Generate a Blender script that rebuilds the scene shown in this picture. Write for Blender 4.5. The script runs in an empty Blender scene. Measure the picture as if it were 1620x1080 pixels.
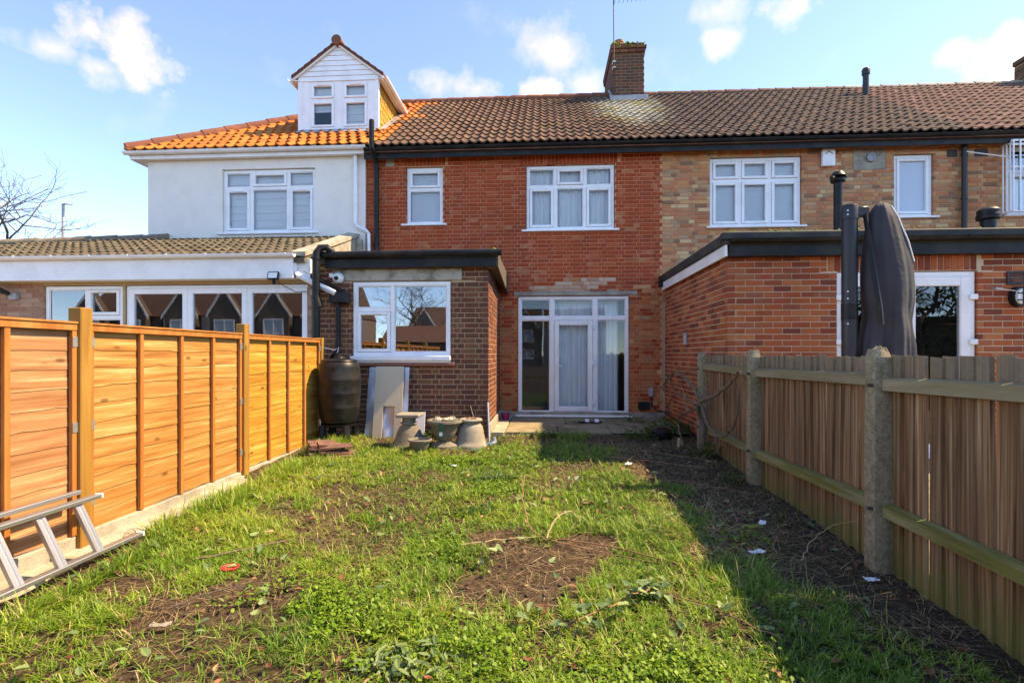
import bpy, math, random
import numpy as np
from mathutils import Vector
R = math.radians
random.seed(7); RNG = np.random.default_rng(7)
scene = bpy.context.scene
col = scene.collection

# ------------------------------------------------------------------ camera
cam_d = bpy.data.cameras.new('camera'); cam = bpy.data.objects.new('camera', cam_d); col.objects.link(cam)
cam_d.sensor_width = 36; cam_d.lens = 790 / 1620 * 36
cam_d.shift_y = 20 / 1620
cam_d.clip_start = .05; cam_d.clip_end = 2000
CAMZ = 1.40
cam.location = (0, 0, CAMZ); cam.rotation_euler = (R(90), 0, R(3.62))
scene.camera = cam
# ------------------------------------------------------------------ sun, sky, exposure
SUN_EL, SUN_PHI = 50, 6
sd = Vector((math.cos(R(SUN_EL)) * math.cos(R(SUN_PHI)), math.cos(R(SUN_EL)) * math.sin(R(SUN_PHI)), math.sin(R(SUN_EL))))
sun_d = bpy.data.lights.new('sun', 'SUN'); sun = bpy.data.objects.new('sun', sun_d); col.objects.link(sun)
sun_d.energy = 2.0; sun_d.angle = R(1.2); sun_d.color = (1, .93, .80)
sun.rotation_euler = sd.to_track_quat('Z', 'Y').to_euler(); sun.location = (30, 0, 30)
scene.view_settings.view_transform = 'Standard'; scene.view_settings.look = 'None'
scene.view_settings.exposure = 2.36; scene.view_settings.gamma = 1
scene.view_settings.use_curve_mapping = False
scene.view_settings.use_white_balance = True      # set for open shade, as the photograph was
scene.view_settings.white_balance_temperature = 11000; scene.view_settings.white_balance_tint = 13

def px_dir(u, v):
    a = (u - 810) / 790; p = R(3.62)
    return Vector((-math.sin(p) + a * math.cos(p), math.cos(p) + a * math.sin(p), (560 - v) / 790)).normalized()

world = bpy.data.worlds.new('World'); scene.world = world; world.use_nodes = True
def build_world():
    nt = world.node_tree; N = nt.nodes; L = nt.links; N.clear()
    out = N.new('ShaderNodeOutputWorld'); bg = N.new('ShaderNodeBackground'); L.new(bg.outputs[0], out.inputs[0])
    sky = N.new('ShaderNodeTexSky'); sky.sky_type = 'NISHITA'; sky.sun_disc = False
    sky.sun_elevation = R(SUN_EL); sky.sun_rotation = R(90 - SUN_PHI); sky.altitude = 1000
    sky.air_density = .62; sky.dust_density = .1; sky.ozone_density = 10.0
    tc = N.new('ShaderNodeTexCoord')
    def math_(op, a, b=None, clamp=False):
        m = N.new('ShaderNodeMath'); m.operation = op; m.use_clamp = clamp
        for i, x in enumerate((a, b)):
            if x is None: continue
            if isinstance(x, (int, float)): m.inputs[i].default_value = x
            else: L.new(x, m.inputs[i])
        return m.outputs[0]
    def noise(scale, detail, rough, vec):
        n = N.new('ShaderNodeTexNoise'); n.inputs['Scale'].default_value = scale; n.inputs['Detail'].default_value = detail
        n.inputs['Roughness'].default_value = rough; L.new(vec, n.inputs['Vector']); return n.outputs['Fac']
    vec = tc.outputs['Generated']
    fine = noise(14, 7, .58, vec); mid = noise(5, 5, .55, vec)
    total = None
    clouds = [(205, 80, .085, .05, 1.0), (160, 108, .04, .03, .6), (75, 75, .05, .022, .45), (880, 75, .08, .06, .45), (740, 140, .09, .035, .55), (855, 148, .05, .035, .9),
              (1138, 66, .045, .03, .55), (1262, 8, .065, .03, .8), (1140, 18, .05, .03, .4), (1606, 90, .075, .06, 1.0), (1512, 86, .03, .025, .5), (930, 130, .05, .04, .45), (1560, 135, .07, .02, .5)]
    for (u, v, rx, rz, st) in clouds:
        c = px_dir(u, v)
        sb = N.new('ShaderNodeVectorMath'); sb.operation = 'SUBTRACT'; L.new(vec, sb.inputs[0]); sb.inputs[1].default_value = c
        ml = N.new('ShaderNodeVectorMath'); ml.operation = 'MULTIPLY'; L.new(sb.outputs[0], ml.inputs[0]); ml.inputs[1].default_value = (1.35 / rx, 1.35 / rx, 1.35 / rz)
        ln = N.new('ShaderNodeVectorMath'); ln.operation = 'LENGTH'; L.new(ml.outputs[0], ln.inputs[0])
        d = math_('SUBTRACT', 1.25, ln.outputs['Value'])
        d = math_('ADD', d, math_('MULTIPLY', math_('SUBTRACT', fine, .52), 3.4))
        d = math_('MULTIPLY', d, 1.15 * st, True)
        total = d if total is None else math_('MAXIMUM', total, d)
    # thin scattered cloud over the whole sky
    w = math_('MULTIPLY', math_('SUBTRACT', math_('ADD', math_('MULTIPLY', mid, .6), math_('MULTIPLY', fine, .4)), .575), 5.0, True)
    total = math_('MAXIMUM', total, math_('MULTIPLY', w, .25))
    mx = N.new('ShaderNodeMix'); mx.data_type = 'RGBA'
    L.new(math_('MULTIPLY', total, .88), mx.inputs['Factor']); L.new(sky.outputs[0], mx.inputs['A']); mx.inputs['B'].default_value = (1.75, 1.8, 1.95, 1)
    L.new(mx.outputs['Result'], bg.inputs[0]); bg.inputs[1].default_value = .15
build_world()

# ------------------------------------------------------------------ helpers: meshes and objects
WO = {}
class MB:
    def __init__(s): s.v = []; s.f = []
    def add(s, v, f):
        o = len(s.v); s.v += [tuple(p) for p in v]; s.f += [tuple(i + o for i in q) for q in f]; return s
    def box(s, x0, x1, y0, y1, z0, z1, c=0.0):
        if c <= 0:
            v = [(x, y, z) for z in (z0, z1) for y in (y0, y1) for x in (x0, x1)]
            return s.add(v, [(0, 2, 3, 1), (4, 5, 7, 6), (0, 1, 5, 4), (2, 6, 7, 3), (0, 4, 6, 2), (1, 3, 7, 5)])
        c = min(c, (x1 - x0) * .45, (y1 - y0) * .45, (z1 - z0) * .45)
        v = []; idx = {}
        X = (x0, x1); Y = (y0, y1); Z = (z0, z1)
        for i in (0, 1):
            for j in (0, 1):
                for k in (0, 1):
                    sx, sy, sz = (c if i == 0 else -c), (c if j == 0 else -c), (c if k == 0 else -c)
                    idx[i, j, k, 0] = len(v); v.append((X[i], Y[j] + sy, Z[k] + sz))
                    idx[i, j, k, 1] = len(v); v.append((X[i] + sx, Y[j], Z[k] + sz))
                    idx[i, j, k, 2] = len(v); v.append((X[i] + sx, Y[j] + sy, Z[k]))
        f = []
        for i in (0, 1):
            q = [idx[i, 0, 0, 0], idx[i, 1, 0, 0], idx[i, 1, 1, 0], idx[i, 0, 1, 0]]; f.append(q if i else q[::-1])
        for j in (0, 1):
            q = [idx[0, j, 0, 1], idx[1, j, 0, 1], idx[1, j, 1, 1], idx[0, j, 1, 1]]; f.append(q[::-1] if j else q)
        for k in (0, 1):
            q = [idx[0, 0, k, 2], idx[1, 0, k, 2], idx[1, 1, k, 2], idx[0, 1, k, 2]]; f.append(q if k else q[::-1])
        for i in (0, 1):
            for j in (0, 1):
                q = [idx[i, j, 0, 0], idx[i, j, 1, 0], idx[i, j, 1, 1], idx[i, j, 0, 1]]; f.append(q if (i ^ j) else q[::-1])
        for i in (0, 1):
            for k in (0, 1):
                q = [idx[i, 0, k, 0], idx[i, 1, k, 0], idx[i, 1, k, 2], idx[i, 0, k, 2]]; f.append(q[::-1] if (i ^ k) else q)
        for j in (0, 1):
            for k in (0, 1):
                q = [idx[0, j, k, 1], idx[1, j, k, 1], idx[1, j, k, 2], idx[0, j, k, 2]]; f.append(q if (j ^ k) else q[::-1])
        for i in (0, 1):
            for j in (0, 1):
                for k in (0, 1):
                    q = [idx[i, j, k, 0], idx[i, j, k, 1], idx[i, j, k, 2]]; f.append(q if (i ^ j ^ k) else q[::-1])
        return s.add(v, f)
    def prism(s, pts, a, b, axis='y'):
        # polygon pts (2D) extruded along axis from a to b
        n = len(pts)
        def P(p, t):
            return {'y': (p[0], t, p[1]), 'x': (t, p[0], p[1]), 'z': (p[0], p[1], t)}[axis]
        v = [P(p, a) for p in pts] + [P(p, b) for p in pts]
        f = [tuple(range(n)), tuple(range(2 * n - 1, n - 1, -1))] + [(i, n + i, n + (i + 1) % n, (i + 1) % n) for i in range(n)]
        return s.add(v, f)
    def tube(s, path, rad, n=8, cap=True, flat=1.0):
        P = [Vector(p) for p in path]; m = len(P)
        if not isinstance(rad, (list, tuple)): rad = [rad] * m
        v = []; ref = None
        for i in range(m):
            t = (P[min(i + 1, m - 1)] - P[max(i - 1, 0)]).normalized()
            if ref is None:
                ref = Vector((0, 0, 1)) if abs(t.z) < .9 else Vector((1, 0, 0))
            a = t.cross(ref).normalized(); b = a.cross(t).normalized(); ref = b
            for k in range(n):
                w = 2 * math.pi * k / n
                v.append(P[i] + a * (math.cos(w) * rad[i]) + b * (math.sin(w) * rad[i] * flat))
        f = [(i * n + k, i * n + (k + 1) % n, (i + 1) * n + (k + 1) % n, (i + 1) * n + k) for i in range(m - 1) for k in range(n)]
        if cap: f += [tuple(range(n - 1, -1, -1)), tuple(range((m - 1) * n, m * n))]
        return s.add(v, f)
    def lathe(s, prof, cx, cy, n=28):
        v = []; m = len(prof)
        for (r, z) in prof:
            for k in range(n):
                w = 2 * math.pi * k / n; v.append((cx + r * math.cos(w), cy + r * math.sin(w), z))
        f = [(i * n + k, i * n + (k + 1) % n, (i + 1) * n + (k + 1) % n, (i + 1) * n + k) for i in range(m - 1) for k in range(n)]
        if prof[0][0] > .001: f.append(tuple(range(n - 1, -1, -1)))
        if prof[-1][0] > .001: f.append(tuple(range((m - 1) * n, m * n)))
        return s.add(v, f)

def link(name, mesh, mat, parent=None, loc=(0, 0, 0), smooth=False):
    o = bpy.data.objects.new(name, mesh); col.objects.link(o)
    if mat is not None and mesh is not None and not mesh.materials: mesh.materials.append(mat)
    loc = Vector(loc); WO[o] = loc.copy()
    if parent is not None: o.parent = parent; o.location = loc - WO[parent]
    else: o.location = loc
    return o
def build(name, mb, mat, parent=None, origin=None, smooth=False):
    A = np.array(mb.v, dtype=float)
    if origin is None:
        origin = ((A[:, 0].min() + A[:, 0].max()) / 2, (A[:, 1].min() + A[:, 1].max()) / 2, A[:, 2].min())
    A = A - np.array(origin)
    me = bpy.data.meshes.new(name); me.from_pydata([tuple(p) for p in A], [], mb.f); me.update()
    if smooth:
        me.polygons.foreach_set('use_smooth', [True] * len(me.polygons))
        try: me.set_sharp_from_angle(angle=R(40))
        except Exception: pass
    return link(name, me, mat, parent, origin)
def fast_mesh(name, V, F, mat, parent=None, attr=None, loc=(0, 0, 0), smooth=False):
    V = np.asarray(V, dtype=np.float32); F = np.asarray(F, dtype=np.int32)
    me = bpy.data.meshes.new(name); k = F.shape[1]
    me.vertices.add(len(V)); me.vertices.foreach_set('co', V.ravel())
    me.loops.add(F.size); me.loops.foreach_set('vertex_index', F.ravel())
    me.polygons.add(len(F)); me.polygons.foreach_set('loop_start', np.arange(0, F.size, k, dtype=np.int32))
    me.polygons.foreach_set('loop_total', np.full(len(F), k, dtype=np.int32))
    if smooth: me.polygons.foreach_set('use_smooth', np.ones(len(F), dtype=bool))
    if attr:
        for an, av in attr.items():
            a = me.attributes.new(an, 'FLOAT', 'POINT'); a.data.foreach_set('value', np.asarray(av, dtype=np.float32))
    me.update(calc_edges=True); me.validate()
    return link(name, me, mat, parent, loc)
def inst(name, mesh, parent, loc, rot=(0, 0, 0), scale=(1, 1, 1)):
    o = bpy.data.objects.new(name, mesh); col.objects.link(o)
    loc = Vector(loc); WO[o] = loc.copy(); o.parent = parent
    o.location = loc - WO[parent] if parent else loc
    o.rotation_euler = rot; o.scale = scale
    return o
def thing(name, label, cat, loc, group=None):
    o = bpy.data.objects.new(name, None); col.objects.link(o); o.empty_display_size = .2
    o.location = loc; WO[o] = Vector(loc); return tag(o, label, cat, group)
def tag(o, label=None, cat=None, group=None, kind=None):
    if label: o['label'] = label
    if cat: o['category'] = cat
    if group: o['group'] = group
    if kind: o['kind'] = kind
    return o

# ------------------------------------------------------------------ materials
def srgb(r, g, b):
    f = lambda c: (c / 255 / 12.92) if c / 255 <= .04045 else ((c / 255 + .055) / 1.055) ** 2.4
    return (f(r), f(g), f(b))
class NT:
    def __init__(s, name):
        s.m = bpy.data.materials.new(name); s.m.use_nodes = True; s.t = s.m.node_tree; s.N = s.t.nodes; s.L = s.t.links
        s.N.clear(); s.out = s.N.new('ShaderNodeOutputMaterial'); s.b = s.N.new('ShaderNodeBsdfPrincipled'); s.L.new(s.b.outputs[0], s.out.inputs[0])
        s._pos = None
    def put(s, sock, x):
        if isinstance(x, (int, float)): sock.default_value = x
        elif isinstance(x, tuple): sock.default_value = x if len(x) == 4 or sock.type == 'VECTOR' else (*x, 1)
        else: s.L.new(x, sock)
    def pos(s):
        if s._pos is None: s._pos = s.N.new('ShaderNodeNewGeometry').outputs['Position']
        return s._pos
    def obj(s): return s.N.new('ShaderNodeTexCoord').outputs['Object']
    def mapped(s, vec, scale):
        n = s.N.new('ShaderNodeMapping'); n.inputs['Scale'].default_value = scale; s.L.new(vec, n.inputs['Vector']); return n.outputs[0]
    def vadd(s, a, b):
        n = s.N.new('ShaderNodeVectorMath'); n.operation = 'ADD'; s.put(n.inputs[0], a); s.put(n.inputs[1], b); return n.outputs[0]
    def noise(s, scale, detail=4, rough=.55, vec=None, dist=0):
        n = s.N.new('ShaderNodeTexNoise'); n.inputs['Scale'].default_value = scale; n.inputs['Detail'].default_value = detail
        n.inputs['Roughness'].default_value = rough; n.inputs['Distortion'].default_value = dist
        s.L.new(vec if vec is not None else s.pos(), n.inputs['Vector']); return n.outputs['Fac']
    def math(s, op, a, b=0.0, clamp=False):
        m = s.N.new('ShaderNodeMath'); m.operation = op; m.use_clamp = clamp; s.put(m.inputs[0], a); s.put(m.inputs[1], b); return m.outputs[0]
    def rand(s):
        o = s.N.new('ShaderNodeObjectInfo').outputs['Random']; g = s.N.new('ShaderNodeNewGeometry').outputs['Random Per Island']
        return s.math('FRACT', s.math('ADD', o, g))
    def ramp(s, fac, stops, interp='LINEAR'):
        n = s.N.new('ShaderNodeValToRGB'); n.color_ramp.interpolation = interp; e = n.color_ramp.elements
        while len(e) < len(stops): e.new(.5)
        for el, (p, c) in zip(e, stops): el.position = p; el.color = (*c, 1) if len(c) == 3 else c
        s.L.new(fac, n.inputs[0]); return n.outputs[0]
    def step(s, fac, lo, hi):
        n = s.N.new('ShaderNodeMapRange'); n.interpolation_type = 'SMOOTHSTEP'; s.put(n.inputs[0], fac)
        n.inputs[1].default_value = lo; n.inputs[2].default_value = hi; return n.outputs[0]
    def mix(s, fac, a, b, mode='MIX'):
        n = s.N.new('ShaderNodeMix'); n.data_type = 'RGBA'; n.blend_type = mode
        s.put(n.inputs['Factor'], fac); s.put(n.inputs['A'], a); s.put(n.inputs['B'], b); return n.outputs['Result']
    def sep(s, vec=None):
        n = s.N.new('ShaderNodeSeparateXYZ'); s.L.new(vec if vec is not None else s.pos(), n.inputs[0]); return n.outputs
    def bump(s, h, strength=.3, dist=.01):
        n = s.N.new('ShaderNodeBump'); n.inputs['Strength'].default_value = strength; n.inputs['Distance'].default_value = dist
        s.L.new(h, n.inputs['Height']); s.L.new(n.outputs[0], s.b.inputs['Normal'])
    def fin(s, colr, rough=.7, metal=0, spec=None):
        s.put(s.b.inputs['Base Color'], colr); s.put(s.b.inputs['Roughness'], rough); s.b.inputs['Metallic'].default_value = metal
        if spec is not None: s.b.inputs['Specular IOR Level'].default_value = spec
        return s.m
MAT = {}
def simple(name, c, rough=.6, var=.12, sc=9, bump=0, bsc=70, metal=0, spec=None, dirt=0):
    n = NT(name)
    f = n.noise(sc, 5); c1 = tuple(x * (1 - var) for x in c); c2 = tuple(min(x * (1 + var), .95) for x in c)
    k = n.mix(f, c1, c2)
    if dirt: k = n.mix(n.math('MULTIPLY', n.step(n.noise(3.1, 7, .7), .42, .64), dirt), k, (.09, .075, .05))
    if bump: n.bump(n.noise(bsc, 5), bump)
    MAT[name] = n.fin(k, rough, metal, spec); return MAT[name]
simple('upvc', (.86, .86, .86), .28, .025, 4, dirt=.10)
simple('white_fascia', (.84, .83, .82), .35, .04, 3, dirt=.12)
simple('black_plastic', (.009, .009, .010), .42, .3, 12, dirt=.2, spec=.22)
simple('black_felt', (.022, .021, .021), .75, .4, 14, .5, 60, dirt=.4)
simple('grey_plastic', (.026, .026, .028), .42, .25, 8, spec=.35)
simple('concrete', (.36, .32, .25), .9, .28, 9, .7, 80, dirt=.55)
simple('lintel', (.42, .38, .31), .92, .3, 8, .9, 60, dirt=.75)
simple('concrete_pale', (.37, .33, .26), .9, .22, 7, .7, 60, dirt=.45)
simple('render_wall', (.82, .77, .70), .9, .045, 2.2, .25, 160, dirt=.07)
simple('lead', (.30, .31, .33), .5, .3, 6, .2, 20)
simple('terracotta', (.36, .13, .07), .8, .25, 14, .4, 50, dirt=.2)
simple('room', (.30, .29, .27), .9, .1, 2)
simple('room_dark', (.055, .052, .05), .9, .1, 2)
simple('aluminium', (.42, .42, .43), .42, .08, 20, 0, metal=.85)
simple('galv', (.55, .56, .57), .42, .2, 30, metal=.8)
simple('stone_pot', (.20, .175, .135), .92, .28, 11, .8, 90, dirt=.55)
simple('stone_pale', (.29, .26, .21), .92, .2, 10, .7, 90, dirt=.35)
simple('red_sill', (.27, .085, .05), .55, .2, 10)
simple('moss', (.16, .20, .03), .95, .6, 22, 1, 40)
simple('bark', (.085, .062, .048), .9, .4, 30, .6, 50)
simple('vine_bark', (.17, .115, .08), .9, .45, 40, .6, 60)
simple('twig', (.27, .13, .07), .75, .4, 30)
simple('pale_twig', (.42, .31, .17), .8, .3, 30)
simple('cover_cloth', (.042, .042, .048), .78, .3, 5, .8, 13, spec=.3)
simple('white_cloth', (.78, .80, .83), .85, .05, 6)
simple('cream_cloth', (.70, .66, .58), .85, .08, 6)
simple('grey_blind', (.62, .64, .67), .8, .04, 6)
simple('magenta', (.30, .015, .10), .45, .2, 10)
simple('red_plastic', (.55, .035, .04), .4, .15, 20)
simple('dark_green', (.015, .10, .065), .45, .2, 20)
simple('blue_pipe', (.10, .14, .20), .4, .5, 9)
simple('litter_white', (.75, .76, .78), .7, .1, 20)
simple('laminate', (.52, .43, .31), .5, .10, 5)
simple('foil_sheet', (.40, .42, .47), .32, .35, 4, .5, 9, metal=.45)
simple('far_wall', (.60, .56, .47), .9, .1, 1)
simple('far_roof', (.11, .06, .05), .9, .3, 2)
simple('far_brick', (.17, .12, .10), .9, .25, 3)
simple('shed_wood', (.12, .075, .05), .85, .3, 5)
simple('lamp_glass', (.75, .76, .74), .2, .04, 20)
simple('soil_clod', (.075, .05, .035), .95, .4, 30, .8, 60)

def glass(key, ior):
    n = NT(key); N = n.N; L = n.L; N.remove(n.b)
    tr = N.new('ShaderNodeBsdfTransparent'); tr.inputs[0].default_value = (.95, .97, .97, 1)
    gl = N.new('ShaderNodeBsdfGlossy'); gl.inputs['Roughness'].default_value = .0; gl.inputs[0].default_value = (.97, .99, 1, 1)
    lw = N.new('ShaderNodeFresnel'); lw.inputs[0].default_value = ior
    bp = N.new('ShaderNodeBump'); bp.inputs['Strength'].default_value = .02; bp.inputs['Distance'].default_value = .05
    L.new(n.noise(1.6, 1, .4), bp.inputs['Height']); L.new(bp.outputs[0], gl.inputs['Normal'])
    mx = N.new('ShaderNodeMixShader'); L.new(lw.outputs[0], mx.inputs[0]); L.new(tr.outputs[0], mx.inputs[1]); L.new(gl.outputs[0], mx.inputs[2])
    L.new(mx.outputs[0], n.out.inputs[0]); MAT[key] = n.m
glass('glass', 1.42); glass('coated_glass', 2.3)
def frosted():
    n = NT('frosted_glass'); n.bump(n.noise(90, 2), .25, .003)
    MAT['frosted'] = n.fin((.42, .50, .58), .22, 0, .8)
frosted()

def brick_mat(name, palette, patch=None, patch_amt=0, patch_lo=.56, rough=.88, bump=.5, blotch=.35):
    n = NT(name); r = n.rand()
    st = [(i / len(palette), c) for i, c in enumerate(palette)]
    k = n.ramp(r, st, 'CONSTANT')
    f = n.noise(22, 6, .65); k = n.mix(n.math('MULTIPLY', f, blotch), k, tuple(c * .45 for c in palette[0]))
    big = n.noise(1.3, 4, .6); k = n.mix(n.math('MULTIPLY', n.step(big, .45, .75), .35), k, tuple(c * .55 for c in palette[0]))
    stn = n.step(n.noise(1.0, 5, .65, n.mapped(n.pos(), (5, 5, .7))), .5, .72); k = n.mix(n.math('MULTIPLY', stn, .3), k, tuple(c * .4 for c in palette[0]))
    if patch:
        # worn spots where the coating has come away
        g = n.step(n.math('ADD', n.noise(2.2, 6, .7), n.math('MULTIPLY', n.math('SUBTRACT', r, .5), .35)), patch_lo, patch_lo + .10)
        k = n.mix(n.math('MULTIPLY', g, patch_amt), k, n.mix(n.noise(60, 4, .7), patch, tuple(c * .6 for c in patch)))
    n.bump(n.noise(75, 6, .7), bump, .006); MAT[name] = n.fin(k, rough, 0, .25)
brick_mat('brick_red', [(.44, .066, .023), (.46, .072, .025), (.41, .060, .022), (.47, .082, .030), (.44, .068, .023), (.37, .062, .026), (.50, .105, .045)], (.60, .25, .12), .6, patch_lo=.64, blotch=.22)
brick_mat('brick_raw', [(0.567, 0.166, 0.056), (0.504, 0.124, 0.044), (0.588, 0.202, 0.08), (0.441, 0.12, 0.052), (0.567, 0.152, 0.048)], (.5, .28, .15), .4)
brick_mat('brick_patch', [(.58, .36, .24), (.52, .30, .20), (.62, .42, .30), (.50, .24, .15)])
brick_mat('brick_buff', [(0.64, 0.254, 0.109), (0.602, 0.195, 0.088), (0.692, 0.343, 0.156), (0.487, 0.16, 0.072), (0.666, 0.278, 0.114), (0.628, 0.219, 0.104), (0.281, 0.136, 0.083), (0.756, 0.485, 0.249), (0.64, 0.201, 0.093), (0.538, 0.237, 0.109), (0.717, 0.307, 0.14), (0.359, 0.178, 0.093), (0.602, 0.195, 0.088), (0.512, 0.201, 0.104)], (.60, .42, .25), .5, blotch=.25)
brick_mat('brick_brown', [(0.178, 0.061, 0.039), (0.209, 0.07, 0.041), (0.155, 0.057, 0.041), (0.265, 0.092, 0.049), (0.186, 0.058, 0.037), (0.248, 0.101, 0.055), (0.132, 0.051, 0.039)], None, 0)
brick_mat('brick_orange', [(0.473, 0.107, 0.04), (0.52, 0.133, 0.049), (0.39, 0.082, 0.033), (0.283, 0.056, 0.03), (0.568, 0.184, 0.07), (0.201, 0.049, 0.032), (0.495, 0.122, 0.049), (0.449, 0.092, 0.037), (0.331, 0.071, 0.035)], (.42, .16, .08), .4)
brick_mat('brick_pink', [(.46, .25, .17), (.42, .21, .14), (.52, .31, .22), (.38, .17, .11)])
brick_mat('brick_stack', [(.115, .055, .035), (.14, .062, .037), (.095, .052, .035), (.16, .072, .045), (.20, .07, .04)], None, 0)
def mortar(name, c, c2):
    n = NT(name); k = n.mix(n.noise(6, 6, .65), c, c2); n.bump(n.noise(120, 5), .6, .004); MAT[name] = n.fin(k, .95, 0, .1)
mortar('mortar_red', (.56, .22, .115), (.70, .38, .22)); mortar('mortar_buff', (.40, .25, .155), (.52, .35, .23))
mortar('mortar_tan', (.40, .27, .155), (.50, .35, .21)); mortar('mortar_orange', (.56, .43, .29), (.64, .50, .36)); mortar('mortar_dark', (.22, .17, .12), (.40, .30, .2))

def tile_mat(name, palette, lichen=None, moss=.0, dark=None):
    n = NT(name); r = n.rand(); k = n.ramp(r, [(i / len(palette), c) for i, c in enumerate(palette)], 'CONSTANT')
    f = n.step(n.noise(7, 7, .7), .32, .58)
    if dark: k = n.mix(n.math('MULTIPLY', f, .85), k, dark)
    if moss: k = n.mix(n.math('MULTIPLY', n.step(n.noise(11, 6, .7), .55, .7), moss), k, (.30, .24, .10))
    if lichen:
        p = n.sep(); dx = n.math('DIVIDE', n.math('SUBTRACT', p[0], 2.0), 1.25); dy = n.math('DIVIDE', n.math('SUBTRACT', p[1], 11.9), 2.2)
        d = n.math('SQRT', n.math('ADD', n.math('MULTIPLY', dx, dx), n.math('MULTIPLY', dy, dy)))
        d = n.math('ADD', n.math('SUBTRACT', 1.0, d), n.math('MULTIPLY', n.math('SUBTRACT', n.noise(3.5, 6, .7), .5), 1.6))
        yel = n.step(n.noise(1.8, 4, .6), .5, .62)
        k = n.mix(n.math('MULTIPLY', n.step(d, .1, .75), .72), k, n.mix(n.math('MULTIPLY', yel, .8), (.40, .41, .34), (.42, .36, .09)))
    n.bump(n.noise(60, 5), .4, .006); MAT[name] = n.fin(k, .82, 0, .3)
tile_mat('tile_orange', [(0.436, 0.122, 0.021), (0.463, 0.137, 0.026), (0.392, 0.103, 0.02), (0.489, 0.156, 0.032), (0.419, 0.111, 0.023)])
tile_mat('tile_yellow', [(0.425, 0.212, 0.032), (0.459, 0.238, 0.045), (0.391, 0.187, 0.027), (0.425, 0.204, 0.036)])
tile_mat('tile_brown', [(0.202, 0.097, 0.054), (0.174, 0.081, 0.047), (0.236, 0.119, 0.065), (0.152, 0.072, 0.047), (0.185, 0.094, 0.061)], True, .25, (.06, .036, .026))
tile_mat('tile_dull', [(0.121, 0.071, 0.054), (0.108, 0.063, 0.048), (0.139, 0.08, 0.058), (0.099, 0.057, 0.048), (0.125, 0.074, 0.054), (0.189, 0.097, 0.068)], True, .12, (.055, .04, .034))
tile_mat('tile_red', [(0.193, 0.086, 0.058), (0.176, 0.078, 0.054), (0.211, 0.098, 0.065), (0.164, 0.078, 0.058), (0.193, 0.086, 0.058), (0.351, 0.177, 0.138)], None, .08, (.12, .065, .05))
tile_mat('tile_grey', [(0.124, 0.1, 0.068), (0.104, 0.086, 0.062), (0.144, 0.12, 0.08), (0.112, 0.092, 0.064), (0.128, 0.1, 0.064)], None, .25, (.07, .055, .04))
tile_mat('ridge_tile', [(.27, .085, .045), (.30, .10, .05), (.24, .075, .042)], None, 0, (.16, .06, .04))
tile_mat('ridge_grey', [(.25, .20, .14), (.28, .22, .15)], None, .2, (.14, .11, .08))
tile_mat('ridge_dull', [(.20, .085, .06), (.24, .10, .07)], None, .1, (.10, .06, .05))

def wood_mat(name, ramp, grain=(1.2, 30, 30), knots=True, algae=0, weather=0, rndmix=.45):
    n = NT(name); oi = n.N.new('ShaderNodeObjectInfo')
    cb = n.N.new('ShaderNodeCombineXYZ'); rr = n.math('MULTIPLY', oi.outputs['Random'], 37.0)
    for i in range(3): n.L.new(rr, cb.inputs[i])
    v = n.vadd(n.obj(), cb.outputs[0])
    g = n.noise(1.0, 6, .62, n.mapped(v, grain), .35)
    k = n.ramp(g, ramp)
    k = n.mix(n.math('MULTIPLY', oi.outputs['Random'], rndmix), k, ramp[0][1])
    if knots:
        vo = n.N.new('ShaderNodeTexVoronoi'); vo.inputs['Scale'].default_value = 1.0
        n.L.new(n.mapped(v, tuple(max(x * .42, 3.2) if x < 10 else 7.5 for x in grain)), vo.inputs['Vector'])
        kn = n.step(vo.outputs['Distance'], .17, .06); k = n.mix(n.math('MULTIPLY', kn, .75), k, tuple(c * .35 for c in ramp[0][1]))
    if weather:   # bleached, streaky grey
        k = n.mix(n.math('MULTIPLY', n.step(n.noise(1.0, 5, .7, n.mapped(v, tuple(x * .5 for x in grain))), .48, .66), weather), k, (.42, .35, .26))
    if algae:
        z = n.sep()[2]
        a = n.math('ADD', z, n.math('MULTIPLY', n.math('SUBTRACT', n.noise(5, 5, .65), .5), .55))
        k = n.mix(n.math('MULTIPLY', n.step(a, .36, .02), algae), k, (.17, .19, .035))
        k = n.mix(n.math('MULTIPLY', n.step(z, 1.20, 1.30), .75), k, n.mix(n.noise(25, 5, .7), (.34, .28, .19), (.15, .115, .075)))
    n.bump(g, .35, .006); MAT[name] = n.fin(k, .72, 0, .3)
wood_mat('fence_wood', [(0.34, (0.278, 0.105, 0.026)), (0.46, (0.407, 0.18, 0.049)), (0.56, (0.482, 0.235, 0.075)), (0.68, (0.612, 0.395, 0.18))], (22, 1.1, 22))
wood_mat('fence_wood_pink', [(0.34, (0.268, 0.105, 0.043)), (0.46, (0.398, 0.18, 0.078)), (0.56, (0.472, 0.235, 0.11)), (0.68, (0.593, 0.384, 0.219))], (22, 1.1, 22))
wood_mat('fence_wood_yellow', [(0.34, (0.287, 0.121, 0.018)), (0.46, (0.417, 0.198, 0.031)), (0.56, (0.491, 0.253, 0.046)), (0.68, (0.602, 0.406, 0.13))], (22, 1.1, 22))
wood_mat('fence_trim', [(0.25, (0.289, 0.089, 0.02)), (0.5, (0.408, 0.153, 0.038)), (0.8, (0.51, 0.264, 0.093))], (14, 14, 1.4), False)
wood_mat('post_wood', [(.25, (.22, .10, .02)), (.5, (.34, .17, .035)), (.8, (.46, .26, .07))], (13, 13, 1.2))
wood_mat('board_wood', [(0.32, (0.12, 0.057, 0.025)), (0.45, (0.276, 0.137, 0.067)), (0.57, (0.458, 0.248, 0.125)), (0.7, (0.805, 0.514, 0.292))], (55, 55, 1.3), False, .6, .3, rndmix=.72)
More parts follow.
